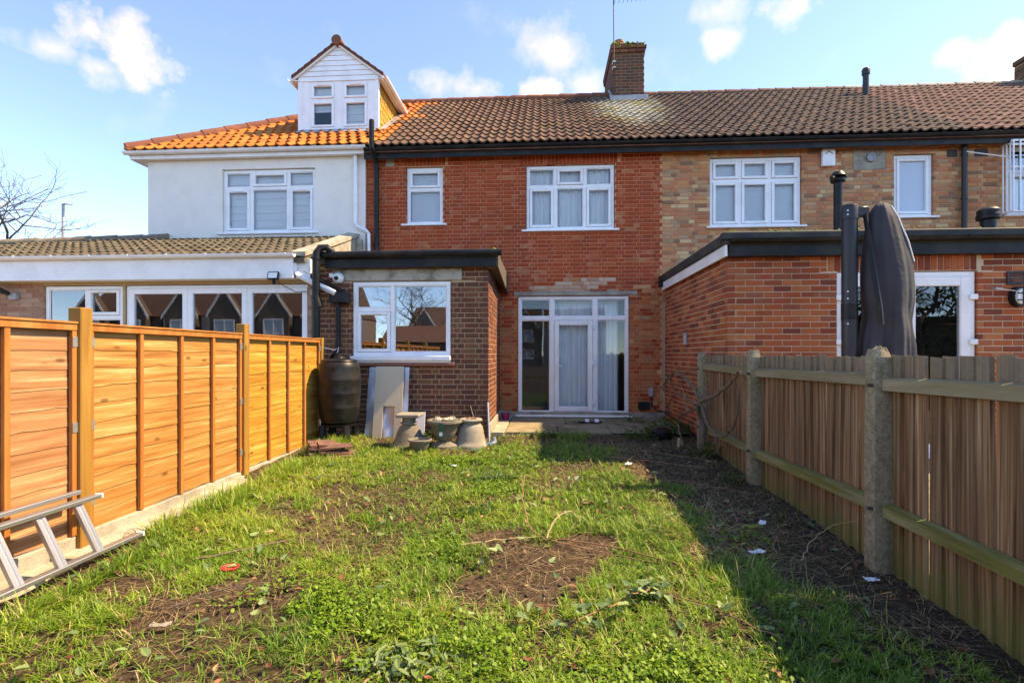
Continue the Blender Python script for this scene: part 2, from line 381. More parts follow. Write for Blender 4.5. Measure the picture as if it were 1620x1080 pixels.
wood_mat('rail_wood', [(.25, (.19, .14, .07)), (.5, (.29, .225, .12)), (.8, (.40, .33, .20))], (14, 1.4, 14), False, .0, .3)
wood_mat('rail_mossy', [(.25, (.12, .10, .028)), (.45, (.20, .18, .045)), (.6, (.27, .24, .085)), (.8, (.37, .31, .18))], (16, 1.2, 16), False, .0, .35)

def post_mat():
    n = NT('post_concrete'); k = n.mix(n.step(n.noise(30, 6, .7), .25, .75), (.22, .165, .09), (.44, .36, .24))
    vo = n.N.new('ShaderNodeTexVoronoi'); vo.inputs['Scale'].default_value = 60; n.L.new(n.pos(), vo.inputs['Vector'])
    k = n.mix(n.math('MULTIPLY', n.step(vo.outputs['Distance'], .28, .12), .7), k, (.60, .53, .42))
    k = n.mix(n.math('MULTIPLY', n.step(n.noise(4, 7, .75), .44, .68), .55), k, (.14, .12, .05))
    n.bump(n.noise(110, 5, .75), .8, .008); MAT['post_concrete'] = n.fin(k, .95, 0, .15)
post_mat()

def soil_mat():
    n = NT('soil'); a = n.noise(3.2, 8, .68); b = n.noise(38, 6, .72)
    k = n.ramp(b, [(.3, (.035, .022, .015)), (.52, (.085, .056, .036)), (.72, (.165, .115, .075))])
    k = n.mix(n.math('MULTIPLY', n.step(a, .5, .72), .65), k, (.19, .135, .085))
    p = n.sep(); dark_border = n.step(n.math('ADD', p[0], n.math('MULTIPLY', n.math('SUBTRACT', a, .5), 1.3)), 1.05, 1.6)  # soil gets darker towards the right fence
    k = n.mix(n.math('MULTIPLY', dark_border, .7), k, n.ramp(b, [(.3, (.026, .019, .015)), (.7, (.095, .07, .052))]))
    g = n.step(n.noise(5, 6, .7), .55, .7); k = n.mix(n.math('MULTIPLY', g, .35), k, (.10, .115, .03))
    n.bump(n.math('ADD', n.noise(28, 8, .75), n.math('MULTIPLY', n.noise(120, 4, .7), .4)), .9, .03); MAT['soil'] = n.fin(k, .96, 0, .12)
soil_mat()
def slab_mat():
    n = NT('patio_concrete'); k = n.mix(n.noise(4, 7, .68), (.20, .155, .095), (.38, .31, .21))
    k = n.mix(n.math('MULTIPLY', n.step(n.noise(2.1, 6, .7), .45, .62), .7), k, (.075, .075, .03)); n.bump(n.noise(50, 6, .7), .6, .008)
    MAT['patio'] = n.fin(k, .93, 0, .2)
slab_mat()
def leaf_mat(name, stops, trans=.35, rough=.5):
    n = NT(name); N = n.N; L = n.L
    at = N.new('ShaderNodeAttribute'); at.attribute_name = 'tone'
    k = n.ramp(at.outputs['Fac'], stops)
    n.fin(k, rough, 0, .35)
    tl = N.new('ShaderNodeBsdfTranslucent'); L.new(k, tl.inputs[0])
    mx = N.new('ShaderNodeMixShader'); mx.inputs[0].default_value = trans
    L.new(n.b.outputs[0], mx.inputs[1]); L.new(tl.outputs[0], mx.inputs[2]); L.new(mx.outputs[0], n.out.inputs[0]); MAT[name] = n.m
leaf_mat('grass', [(0, (.06, .145, .02)), (.3, (.12, .25, .03)), (.55, (.20, .34, .036)), (.75, (.32, .40, .055)), (.9, (.48, .44, .13)), (1, (.58, .49, .25))])
leaf_mat('straw', [(0, (.16, .095, .045)), (.4, (.31, .21, .10)), (.8, (.47, .35, .18)), (1, (.56, .45, .27))], .15, .7)
leaf_mat('weed_leaf', [(0, (.025, .065, .014)), (.5, (.055, .125, .022)), (1, (.11, .19, .035))], .3)
leaf_mat('ivy_leaf', [(0, (.06, .12, .05)), (.5, (.13, .21, .08)), (1, (.24, .32, .13))], .25)
leaf_mat('clover', [(0, (.075, .17, .014)), (.5, (.14, .27, .022)), (1, (.24, .36, .04))], .35)
leaf_mat('dead_leaf', [(0, (.10, .03, .02)), (.5, (.22, .08, .04)), (1, (.38, .25, .13))], .15, .7)

# ------------------------------------------------------------------ value noise in numpy (placement only)
_T = RNG.random((64, 64))
def vnoise(x, y):
    xi = np.floor(x).astype(int); yi = np.floor(y).astype(int); fx = x - xi; fy = y - yi
    fx = fx * fx * (3 - 2 * fx); fy = fy * fy * (3 - 2 * fy)
    g = lambda a, b: _T[a % 64, b % 64]
    return (g(xi, yi) * (1 - fx) + g(xi + 1, yi) * fx) * (1 - fy) + (g(xi, yi + 1) * (1 - fx) + g(xi + 1, yi + 1) * fx) * fy
def fbm(x, y, o=4):
    s = 0; a = .5; t = 0
    for i in range(o): s = s + a * vnoise(x * 2 ** i + 17 * i, y * 2 ** i + 31 * i); t += a; a *= .5
    return s / t
def ground_z(x, y):
    x = np.asarray(x, float); y = np.asarray(y, float)
    base = -.13 + .037 * np.minimum(y, 7.7)
    return base + (fbm(x * 1.1 + 5, y * 1.1, 3) - .5) * .07 + (fbm(x * 6, y * 6 + 9, 3) - .5) * .035
def gz(x, y): return float(ground_z(x, y))

# ------------------------------------------------------------------ brickwork
def brick_variant(seed):
    r = random.Random(seed); j = lambda a: r.uniform(-a, a)
    # unit: x -.5..5, z -.5...5, front face at y=0 looking to -y, goes back to y=.09 ; chamfered front
    cx, cz, cy = .022, .06, .005
    v = []
    for (sx, sz) in ((-1, -1), (1, -1), (1, 1), (-1, 1)): v.append((sx * (.5 - cx) + j(.006), j(.0012), sz * (.5 - cz) + j(.03)))
    for (sx, sz) in ((-1, -1), (1, -1), (1, 1), (-1, 1)): v.append((sx * .5 + j(.006), cy + j(.001), sz * .5 + j(.02)))
    for (sx, sz) in ((-1, -1), (1, -1), (1, 1), (-1, 1)): v.append((sx * .5, .09, sz * .5))
    f = [(0, 1, 2, 3)] + [(a + 4, (a + 1) % 4 + 4, (a + 1) % 4, a) for a in range(4)] + [(a + 8, (a + 1) % 4 + 8, (a + 1) % 4 + 4, a + 4) for a in range(4)]
    return np.array(v), f
BV = [brick_variant(i) for i in range(8)]
BMESH = {}
def brick_mesh(k, mat):
    if (k, mat) not in BMESH:
        me = bpy.data.meshes.new('brick'); me.from_pydata([tuple(p) for p in BV[k][0]], [], BV[k][1]); me.materials.append(MAT[mat]); me.update(); BMESH[k, mat] = me
    return BMESH[k, mat]
def cut(rects, op):
    out = []
    for (a, b, c, d) in rects:
        x0, x1, z0, z1 = op
        if b <= x0 or a >= x1 or d <= z0 or c >= z1: out.append((a, b, c, d)); continue
        if c < z0: out.append((a, b, c, z0))
        if d > z1: out.append((a, b, z1, d))
        cc, dd = max(c, z0), min(d, z1)
        if a < x0: out.append((a, x0, cc, dd))
        if b > x1: out.append((x1, b, cc, dd))
    return out
def layout(w, z0, z1, openings, course, blen, bond, joint, phase=0):
    res = []; n = int(math.ceil((z1 - z0) / course)); h = course - joint
    for i in range(n):
        za = z0 + i * course; zb = min(za + h, z1)
        if bond == 'stretcher': seq = [blen]; off = -(i % 2) * (blen + joint) / 2
        else:
            hd = (blen - joint) / 2; seq = [blen, hd] if i % 2 == 0 else [hd, blen]
            off = 0 if i % 2 == 0 else -(.25 * (blen + joint) * -1) - (blen + joint) * .0 - hd * 0 - .25 * (blen + joint) * 2 + .0
        x = off - phase; k = 0
        while x < w:
            b = seq[k % len(seq)]; k += 1
            a0, a1 = max(x, 0), min(x + b, w); x += b + joint
            if a1 - a0 < .03: continue
            rc = [(a0, a1, za, zb)]
            for op in openings: rc = cut(rc, op)
            for q in rc:
                if q[1] - q[0] > .025 and q[3] - q[2] > .018: res.append(q)
    return res
def brickwork(wall, O, u, rotz, rects, mat, budget, vis=None, matfn=None):
    """lay bricks (rects in wall coords) on the plane through O along u; the `budget` that show largest are objects, the rest one part"""
    u = Vector((u[0], u[1], 0)); O = Vector(O)
    items = []
    for (a, b, c, d) in rects:
        P = O + u * ((a + b) / 2) + Vector((0, 0, (c + d) / 2)); P.z = (c + d) / 2
        seen = in_view(P) and (vis is None or vis(P))
        items.append((((b - a) * (d - c) / max(P.y, 1) ** 2) * (1 if seen else .0001), P, b - a, d - c))
    items.sort(key=lambda t: -t[0])
    V = {}; cr, sr = math.cos(rotz), math.sin(rotz)
    for i, (s, P, w, h) in enumerate(items):
        k = random.randrange(8); m = matfn(P, mat) if matfn else mat
        pr = random.uniform(-.0025, .0025)
        if i < budget:
            nrm = Vector((sr, -cr, 0))
            inst('brick', brick_mesh(k, m), wall, P + nrm * pr, (0, 0, rotz), (w, 1, h))
        else:
            A = BV[k][0] * np.array((w, 1, h)); X = A[:, 0] * cr - A[:, 1] * sr; Yv = A[:, 0] * sr + A[:, 1] * cr
            mb = V.setdefault(m, MB()); mb.add(np.stack((X + P.x + sr * pr, Yv + P.y - cr * pr, A[:, 2] + P.z), 1), BV[k][1])
    for m, mb in V.items():
        tag(build('brickwork', mb, MAT[m], wall), kind='stuff')
def in_view(P):
    p = R(3.62); fx = -math.sin(p) * P.x + math.cos(p) * P.y; rx = math.cos(p) * P.x + math.sin(p) * P.y
    if fx < .3: return False
    U = 810 + 790 * rx / fx; V = 560 - 790 * (P.z - CAMZ) / fx
    return -10 < U < 1630 and -10 < V < 1090
def wall_mesh(w, z0, z1, openings, front, back):
    """flat wall along local x with openings, facing -y; front/back are y of faces"""
    xs = sorted({0, w, *[min(max(o[i], 0), w) for o in openings for i in (0, 1)]}); zs = sorted({z0, z1, *[min(max(o[i], z0), z1) for o in openings for i in (2, 3)]})
    mb = MB()
    for zi in range(len(zs) - 1):
        run = None
        for xi in range(len(xs) - 1):
            cx, cz = (xs[xi] + xs[xi + 1]) / 2, (zs[zi] + zs[zi + 1]) / 2
            hole = any(o[0] < cx < o[1] and o[2] < cz < o[3] for o in openings)
            if not hole: run = [xs[xi], xs[xi + 1]] if run is None else [run[0], xs[xi + 1]]
            if (hole or xi == len(xs) - 2) and run is not None: mb.box(run[0], run[1], front, back, zs[zi], zs[zi + 1]); run = None
    return mb
def shift(mb, dx, dy, dz, rotz=0):
    c, s = math.cos(rotz), math.sin(rotz)
    mb.v = [(x * c - y * s + dx, x * s + y * c + dy, z + dz) for (x, y, z) in mb.v]; return mb

# ------------------------------------------------------------------ windows
def ring(mb, x0, x1, z0, z1, y0, y1, w, c=.004):
    mb.box(x0, x0 + w, y0, y1, z0, z1, c); mb.box(x1 - w, x1, y0, y1, z0, z1, c)
    mb.box(x0 + w, x1 - w, y0 + .001, y1 - .001, z0, z0 + w, c); mb.box(x0 + w, x1 - w, y0 + .001, y1 - .001, z1 - w, z1, c)
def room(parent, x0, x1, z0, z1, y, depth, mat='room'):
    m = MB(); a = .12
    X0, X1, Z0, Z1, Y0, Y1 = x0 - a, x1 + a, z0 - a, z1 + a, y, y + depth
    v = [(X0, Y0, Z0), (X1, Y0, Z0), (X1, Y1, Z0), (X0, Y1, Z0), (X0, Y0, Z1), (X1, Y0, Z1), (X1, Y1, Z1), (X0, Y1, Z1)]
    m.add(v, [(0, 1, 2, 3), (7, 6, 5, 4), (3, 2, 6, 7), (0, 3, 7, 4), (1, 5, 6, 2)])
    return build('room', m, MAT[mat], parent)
def blind(parent, kind, x0, x1, z0, z1, y):
    m = MB(); mat = 'grey_blind'
    if kind == 'zebra':
        mat = 'white_cloth'
        z = z1
        i = 0
        while z - .075 > z0 - .03:
            m.box(x0, x1, y + (.012 if i % 2 else 0), y + (.016 if i % 2 else .004), max(z - .078, z0), z); z -= .072; i += 1
    elif kind == 'venetian':
        z = z1; mat = 'white_cloth'
        while z - .03 > z0:
            m.add([(x0, y, z - .031), (x1, y, z - .031), (x1, y + .010, z), (x0, y + .010, z), (x0, y + .002, z - .033), (x1, y + .002, z - .033), (x1, y + .012, z - .002), (x0, y + .012, z - .002)],
                  [(0, 1, 2, 3), (7, 6, 5, 4), (0, 4, 5, 1), (2, 6, 7, 3)]); z -= .027
    elif kind in ('curtain', 'net'):
        mat = 'white_cloth'; n = max(int((x1 - x0) / .012), 6); v = []; f = []
        ph = random.random() * 6
        for i in range(n + 1):
            x = x0 + (x1 - x0) * i / n; d = .022 * math.sin(x * 62 + ph + 1.3 * math.sin(x * 9)) + .012 * math.sin(x * 23 + ph)
            for (zz, k) in ((z0, 1.25), ((z0 + z1) / 2, 1), (z1, .75)): v.append((x, y + .05 + d * k, zz))
        for i in range(n):
            for k in range(2): f.append((i * 3 + k, i * 3 + 3 + k, i * 3 + 4 + k, i * 3 + 1 + k))
        m.add(v, f)
        return build('curtain', m, MAT[mat], parent, smooth=True)
    elif kind == 'vertical':
        mat = 'white_cloth'; x = x0
        while x < x1:
            t = random.uniform(.010, .022); m.add([(x, y, z0), (x + .088, y + t, z0), (x + .088, y + t, z1), (x, y, z1), (x, y + .002, z0), (x + .088, y + t + .002, z0), (x + .088, y + t + .002, z1), (x, y + .002, z1)],
                  [(0, 1, 2, 3), (7, 6, 5, 4), (0, 4, 5, 1), (1, 5, 6, 2), (2, 6, 7, 3), (3, 7, 4, 0)]); x += .08
    return build('blind', m, MAT[mat], parent)
def window(parent, x0, x1, z0, z1, y, cells, muls, trans, sashes=(), shade=None, sill=None, frosted=False, glassmat='glass', fw=.055, deep=.07, roommat='room', vent=(), roomdepth=1.3, label=None):
    """outer frame is the window part; cells: list of (xa,xb,za,zb) glazing fields; muls x of mullions [(x,za,zb)], trans [(z,xa,xb)]"""
    m = MB(); ring(m, x0, x1, z0, z1, y, y + deep, fw)
    for (x, za, zb) in muls: m.box(x - .03, x + .03, y + .004, y + deep - .004, za, zb, .004)
    for (z, xa, xb) in trans: m.box(xa, xb, y + .006, y + deep - .006, z - .03, z + .03, .004)
    w = build('window', m, MAT['upvc'], parent)
    if label: w['label'] = label
    for i, (xa, xb, za, zb) in enumerate(cells):
        if i in sashes:
            s = MB(); ring(s, xa + .004, xb - .004, za + .004, zb - .004, y - .016, y + .045, .05, .008); sm = build('sash', s, MAT['upvc'], w)
            if i in vent: build('trickle_vent', MB().box((xa + xb) / 2 - .13, (xa + xb) / 2 + .13, y - .03, y - .0165, zb - .042, zb - .022, .004), MAT['upvc'], w)
            e = .048
        else:
            b = MB(); ring(b, xa, xb, za, zb, y + .018, y + .05, .016, .003); build('glazing_bead', b, MAT['upvc'], w); e = .012
        sl = MB(); ring(sl, xa + e - .002, xb - e + .002, za + e - .002, zb - e + .002, y + .02, y + .027, .007, .001); build('seal', sl, MAT['black_felt'], w)
        build('pane', MB().box(xa + e, xb - e, y + .028, y + .034, za + e, zb - e), MAT['frosted' if frosted else glassmat], w)
    if sill: build('sill', MB().box(sill[0], sill[1], y - .10, y + .02, sill[2] - .035, sill[2], .006), MAT['upvc'], w)
    if shade:
        for sh in (shade if isinstance(shade, list) else [shade]):
            k, a, b, c, d = sh; blind(w, k, a, b, c, d, y + .085)
    if not frosted: room(parent, x0, x1, z0, z1, y + .09 + .12, roomdepth, roommat)
    return w

# ------------------------------------------------------------------ roof tiles
def roman_tile(w=.34, L=.385, rolls=2, hgt=.034, thick=.022, scallop=0.0, seg=6):
    xs = []; hs = []; p = w / rolls
    for r_ in range(rolls):
        for k in range(seg + 1):
            if r_ and k == 0: continue
            t = k / seg; xs.append((r_ + t) * p - w / 2)
            hs.append(hgt * math.sin(math.pi * t / .55) if t < .55 else -.004 * math.sin(math.pi * (t - .55) / .45))
    n = len(xs); v = []; f = []
    for i in range(n):
        fy = -scallop * math.sin(math.pi * (i / (n - 1)))
        v += [(xs[i], fy, hs[i] + thick + .012), (xs[i], L, hs[i] * .96), (xs[i], fy, hs[i] + .006)]
    for i in range(n - 1):
        a, b = i * 3, i * 3 + 3
        f += [(a, b, b + 1, a + 1), (a + 2, b + 2, b, a)]
    f += [(0, 1, 2), ((n - 1) * 3, (n - 1) * 3 + 2, (n - 1) * 3 + 1)]
    return v, f
TM = {}
def tile_mesh(kind, mat):
    if (kind, mat) not in TM:
        v, f = {'roman': lambda: roman_tile(), 'pan': lambda: roman_tile(.205, .34, 1, .036, .024, .05, 8), 'small': lambda: roman_tile(.30, .36, 2, .030, .02)}[kind]()
        me = bpy.data.meshes.new('roof_tile'); me.from_pydata(v, [], f); me.materials.append(MAT[mat])
        me.polygons.foreach_set('use_smooth', [True] * len(f)); me.set_sharp_from_angle(angle=R(38)); me.update(); TM[kind, mat] = me
    return TM[kind, mat]
def tile_roof(roof, kind, mat, x0, x1, w, gauge, ya, za, yb, zb, inside=None, stagger=False, matfn=None, sag=0):
    L = math.hypot(yb - ya, zb - za); pitch = math.atan2(zb - za, yb - ya); n = int(L / gauge) + 1
    for j in range(n):
        s = j * gauge - .02
        if s > L - .08: continue
        y = ya + (yb - ya) * s / L; z = za + (zb - za) * s / L
        x = x0 + w / 2 + (w / 2 if stagger and j % 2 else 0)
        while x < x1 + (.01 if not stagger else w * .4):
            if inside is None or inside(x, y):
                m = matfn(x, y, mat) if matfn else mat
                inst('roof_tile', tile_mesh(kind, m), roof, (x, y, z + .012 + random.uniform(-.003, .003)), (pitch + random.uniform(-.012, .012), random.uniform(-.008, .008), random.uniform(-.006, .006)),
                     (1, min(1, (L - s + .03) / .36), 1))
            x += w
def ridge_run(parent, p0, p1, r, n, mat, name='ridge_tile'):
    p0, p1 = Vector(p0), Vector(p1); d = (p1 - p0)
    for i in range(n):
        a = p0 + d * (i / n); b = p0 + d * ((i + 1.06) / n)
        k = random.uniform(-.006, .006); m = MB()
        m.tube([a + Vector((0, 0, k)), b + Vector((0, 0, k * .5 - .008))], [r * 1.06, r * .98], 14, True); build(name, m, MAT[mat], parent, smooth=True)
def gutter(parent, x0, x1, y, z, mat, r=.058, step=.9, name='gutter'):
    # half-round channel with outside brackets, runs along x
    m = MB(); n = 9; prof = [(y - r * math.cos(math.pi * k / (n - 1)), z - r * math.sin(math.pi * k / (n - 1))) for k in range(n)]
    inner = [(y - (r - .006) * math.cos(math.pi * k / (n - 1)), z - (r - .006) * math.sin(math.pi * k / (n - 1))) for k in range(n)][::-1]
    m.prism(prof + inner, x0, x1, 'x'); g = build(name, m, MAT[mat], parent, smooth=True)
    x = x0 + .3
    while x < x1:
        b = MB(); o = [(y - (r + .008) * math.cos(math.pi * k / (n - 1)), z + .006 - (r + .008) * math.sin(math.pi * k / (n - 1))) for k in range(n)]
        i2 = [(y - (r - .009) * math.cos(math.pi * k / (n - 1)), z + .006 - (r - .009) * math.sin(math.pi * k / (n - 1))) for k in range(n)][::-1]
        b.prism(o + i2, x, x + .03, 'x'); build('gutter_bracket', b, MAT[mat], g); x += step
    return g

# ================================================================== SETTING
YF = 9.63
def setting():
    m = MB().box(-400, 400, -400, 600, -.60, -.40); tag(build('ground', m, MAT['soil']), kind='structure')
    # garden earth: one bumpy sheet between the fences
    xs = np.linspace(-3.42, 2.36, 140); ys = np.concatenate((np.linspace(-1.5, 1.5, 40)[:-1], np.linspace(1.5, 5, 110)[:-1], np.linspace(5, 9.7, 90)))
    X, Y = np.meshgrid(xs, ys); Z = ground_z(X, Y); Z = np.where(Y > 7.75, np.minimum(Z, .13), Z)
    V = np.stack((X.ravel(), Y.ravel(), Z.ravel()), 1); nx = len(xs); F = []
    i = np.arange((len(ys) - 1) * nx).reshape(len(ys) - 1, nx)[:, :-1].ravel(); F = np.stack((i, i + 1, i + 1 + nx, i + nx), 1)
    tag(fast_mesh('garden_soil', V, F, MAT['soil'], smooth=True), kind='structure')
    # concrete patio by the back door, slabs with joints
    p = tag(build('patio', MB().box(-.82, 2.28, 7.86, 9.60, -.2, .165), MAT['patio']), kind='structure')
    x = -.62
    for (xa, xb, ya, yb, dz) in ((-.60, .22, 7.80, 8.62, 0), (.235, 1.05, 7.83, 8.63, .004), (1.065, 2.26, 7.86, 8.63, -.003), (-.60, .38, 8.635, 9.59, .003), (.395, 1.4, 8.645, 9.59, -.004), (1.415, 2.26, 8.645, 9.59, .001)):
        build('paving_slab', MB().box(xa, xb, ya, yb, .10, .185 + dz, .008), MAT['patio'], p)
    build('edging_slab', MB().box(-.81, -.615, 7.70, 9.59, .08, .195, .006), MAT['concrete_pale'], p)
    tag(build('paved_yard', MB().box(2.36, 14, .5, 9.6, -.3, .05), MAT['patio']), kind='structure')
    tag(build('paved_yard', MB().box(-14, -3.5, .5, 9.6, -.3, .05), MAT['patio']), kind='structure')
setting()

# ================================================================== RED HOUSE (middle)
EAVE_Y, EAVE_Z, RID_Y, RID_Z = 9.40, 5.38, 13.4, 8.22
def roof_solid(parent, x0, x1, mat, name='roof'):
    m = MB(); m.prism([(EAVE_Y - .03, EAVE_Z - .07), (RID_Y, RID_Z - .03), (2 * RID_Y - EAVE_Y, EAVE_Z - .07), (2 * RID_Y - EAVE_Y, EAVE_Z - .12), (EAVE_Y - .03, EAVE_Z - .12)], x0, x1, 'x')
    return build(name, m, MAT[mat], parent)
def red_house():
    h = thing('terraced_house', 'red painted brick middle house with white glazed back door and brown tiled roof', 'house', (-.6, YF, 0))
    X0, X1 = -3.48, 2.24
    ops = [(-2.69, -1.96, 3.93, 5.06), (-.34, 1.36, 3.78, 5.04), (-.50, 1.63, .20, 2.52)]
    rel = [(a - X0, b - X0, c, d) for (a, b, c, d) in ops]
    w = build('wall', shift(wall_mesh(X1 - X0, 0, 5.32, rel, .008, .21), X0, YF, 0), MAT['mortar_red'], h)
    lay = rel + [(-.57 - X0, 1.78 - X0, 2.515, 2.605), (-3 - X0 - 2, -.92 - X0, 0, 2.70), (-.9 - X0, 9, 0, .30)]
    # soldier bricks over the upstairs windows
    sold = []
    for (a, b, z) in ((-2.80, -1.86, 5.075), (-.45, 1.47, 5.06)):
        lay.append((a - X0, b - X0, z, z + .215)); x = a
        while x + .065 < b: sold.append((x - X0, x - X0 + .064, z, z + .205)); x += .0745
    rects = layout(X1 - X0, .0, 5.32, lay, .0735, .212, 'flemish', .009) + sold
    def mf(P, m):
        if -.28 < P.x < 1.42 and 2.62 < P.z < 2.86 and (P.z < 2.74 or .3 < P.x < 1.3) and random.random() < .85: return 'brick_patch'
        if (P.z < 2.62 + .25 * math.sin(P.x * 3) or P.z < 2.0) and random.random() < .8: return 'brick_raw'
        if 1.62 < P.x and P.z < 2.75 and random.random() < .35: return 'brick_buff'
        return m
    brickwork(w, (X0, YF, 0), (1, 0), 0, rects, 'brick_red', 300, lambda P: P.x > -.8 or P.z > 3.0, mf)
    build('plinth', MB().box(-.84, 2.30, YF - .03, YF + .01, .1, .295, .01), MAT['concrete'], h)
    build('lintel', MB().box(-.57, 1.78, YF - .012, YF + .08, 2.525, 2.60, .005), MAT['concrete_pale'], h)
    y = YF + .055
    window(h, -2.68, -1.97, 3.94, 5.05, y, [(-2.63, -2.02, 4.66, 5.0), (-2.63, -2.02, 3.99, 4.60)], [], [(4.63, -2.63, -2.02)], (0,), ('venetian', -2.62, -2.03, 4.0, 4.95), (-2.78, -1.88, 3.94), label='small upstairs window of the red house')
    # three-light window with net curtain
    xa, xb = .225, .79
    window(h, -.33, 1.35, 3.79, 5.03, y, [(-.275, xa - .03, 4.66, 4.975), (xa + .03, xb - .03, 4.66, 4.975), (xb + .03, 1.295, 4.66, 4.975), (-.275, xa - .03, 3.845, 4.60), (xa + .03, xb - .03, 3.845, 4.60), (xb + .03, 1.295, 3.845, 4.60)],
           [(xa, 3.845, 4.975), (xb, 3.845, 4.975)], [(4.63, -.275, 1.295)], (1, 3, 5), ('curtain', -.28, 1.30, 3.82, 5.0), (-.42, 1.44, 3.79), label='three-light upstairs window with net curtains')
    # back door set: fanlights, fixed side lights and a door
    z0, z1 = .24, 2.51; A, B = -.49, 1.62; c1, c2 = .16, .985; tz = 2.09
    m = MB(); ring(m, A, B, z0, z1, y - .02, y + .06, .055)
    for c in (c1, c2): m.box(c - .04, c + .04, y - .016, y + .056, z0 + .055, z1 - .055, .004)
    m.box(A + .055, c1 - .04, y - .014, y + .05, tz - .035, tz + .035, .004); m.box(c1 + .04, c2 - .04, y - .014, y + .05, tz - .035, tz + .035, .004); m.box(c2 + .04, B - .055, y - .014, y + .05, tz - .035, tz + .035, .004)
    ds = build('door_set', m, MAT['upvc'], h)
    for (a, b, c, d) in ((A + .055, c1 - .04, tz + .035, z1 - .055), (c1 + .04, c2 - .04, tz + .035, z1 - .055), (c2 + .04, B - .055, tz + .035, z1 - .055), (A + .055, c1 - .04, z0 + .055, tz - .035), (c2 + .04, B - .055, z0 + .055, tz - .035)):
        bd = MB(); ring(bd, a, b, c, d, y, y + .04, .016, .003); build('glazing_bead', bd, MAT['upvc'], ds)
        build('pane', MB().box(a + .012, b - .012, y + .016, y + .022, c + .012, d - .012), MAT['glass'], ds)
    dl = MB(); a, b, c, d = c1 + .045, c2 - .045, z0 + .06, tz - .04; ring(dl, a, b, c, d, y - .036, y + .03, .095, .008); build('door_leaf', dl, MAT['upvc'], ds)
    build('pane', MB().box(a + .09, b - .09, y - .005, y + .001, c + .09, d - .09), MAT['glass'], ds)
    hd = MB(); hx = a + .045; hd.box(hx - .018, hx + .018, y - .048, y - .0365, 1.02, 1.24, .006); hd.tube([(hx, y - .045, 1.17), (hx, y - .085, 1.17), (hx + .12, y - .088, 1.168)], .0095, 8)
    build('door_handle', hd, MAT['upvc'], ds, smooth=True)
    for zz in (.48, 1.23, 1.93): build('hinge', MB().box(b - .012, b + .05, y - .056, y - .0365, zz - .045, zz + .045, .006).box(b + .002, b + .02, y - .066, y - .052, zz - .055, zz + .055, .006), MAT['upvc'], ds)
    build('door_sill', MB().box(A - .05, B + .06, y - .12, y + .05, .20, .238, .006), MAT['upvc'], ds)
    blind(ds, 'curtain', c1 + .02, c2 + .02, .28, 2.45, y + .16); blind(ds, 'curtain', c2 + .03, B - .16, .28, 2.45, y + .17)
    room(h, A, B, .2, z1, y + .20, 2.2, 'room')
    t = MB(); t.box(-.42, .10, y + .9, y + 1.5, .86, .90); t.box(-.40, -.36, y + .95, y + 1.0, .26, .86); t.box(.03, .07, y + .95, y + 1.0, .26, .86); build('table', t, MAT['shed_wood'], h)
    # eaves, gutter, downpipe
    build('fascia', MB().box(X0 + .02, X1, YF - .20, YF - .175, 5.16, 5.325), MAT['black_plastic'], h)
    build('soffit', MB().box(X0 + .02, X1, YF - .174, YF + .2, 5.305, 5.322), MAT['black_plastic'], h)
    gutter(h, X0 + .05, X1, 9.375, 5.335, 'black_plastic', .06)
    r = roof_solid(h, -3.44, X1, 'ridge_dull')
    def mt(x, y_, m):
        edge = -3.05 + .12 * math.sin(y_ * 5)
        return 'tile_orange' if x < edge and random.random() < .9 else m
    tile_roof(r, 'roman', 'tile_brown', -3.44, X1, .334, .335, EAVE_Y, EAVE_Z, RID_Y, RID_Z, None, False, mt)
    ridge_run(r, (-3.44, RID_Y, RID_Z), (1.72, RID_Y, RID_Z + .01), .11, 12, 'ridge_tile')
    p = MB(); p.tube([(-3.25, YF - .09, 2.95), (-3.25, YF - .09, 5.05), (-3.25, YF - .13, 5.16), (-3.25, 9.27, 5.30), (-3.25, 9.27, 5.80)], .05, 12)
    for z in (3.5, 4.35, 5.0): p.tube([(-3.25, YF - .09, z), (-3.25, YF - .09, z + .05)], .06, 12)
    p.tube([(-3.25, 9.27, 5.77), (-3.25, 9.27, 5.83)], .045, 12); build('soil_pipe', p, MAT['black_plastic'], h, smooth=True)
    pt = MB(); pt.box(-3.09, -2.92, YF - .006, YF + .03, 5.08, 5.25, .004); build('cement_patch', pt, MAT['concrete_pale'], h)
    st = MB(); st.tube([(-1.18, YF + .02, 3.24), (-1.22, YF - .05, 3.18), (-1.33, YF - .12, 3.02), (-1.35, YF - .13, 2.95)], .026, 8); build('overflow_pipe', st, MAT['black_plastic'], h, smooth=True)
    build('house_body', MB().box(X0, X1, 12.3, 17.1, 0, 5.26), MAT['brick_pink'], h)
    return h
red_house()

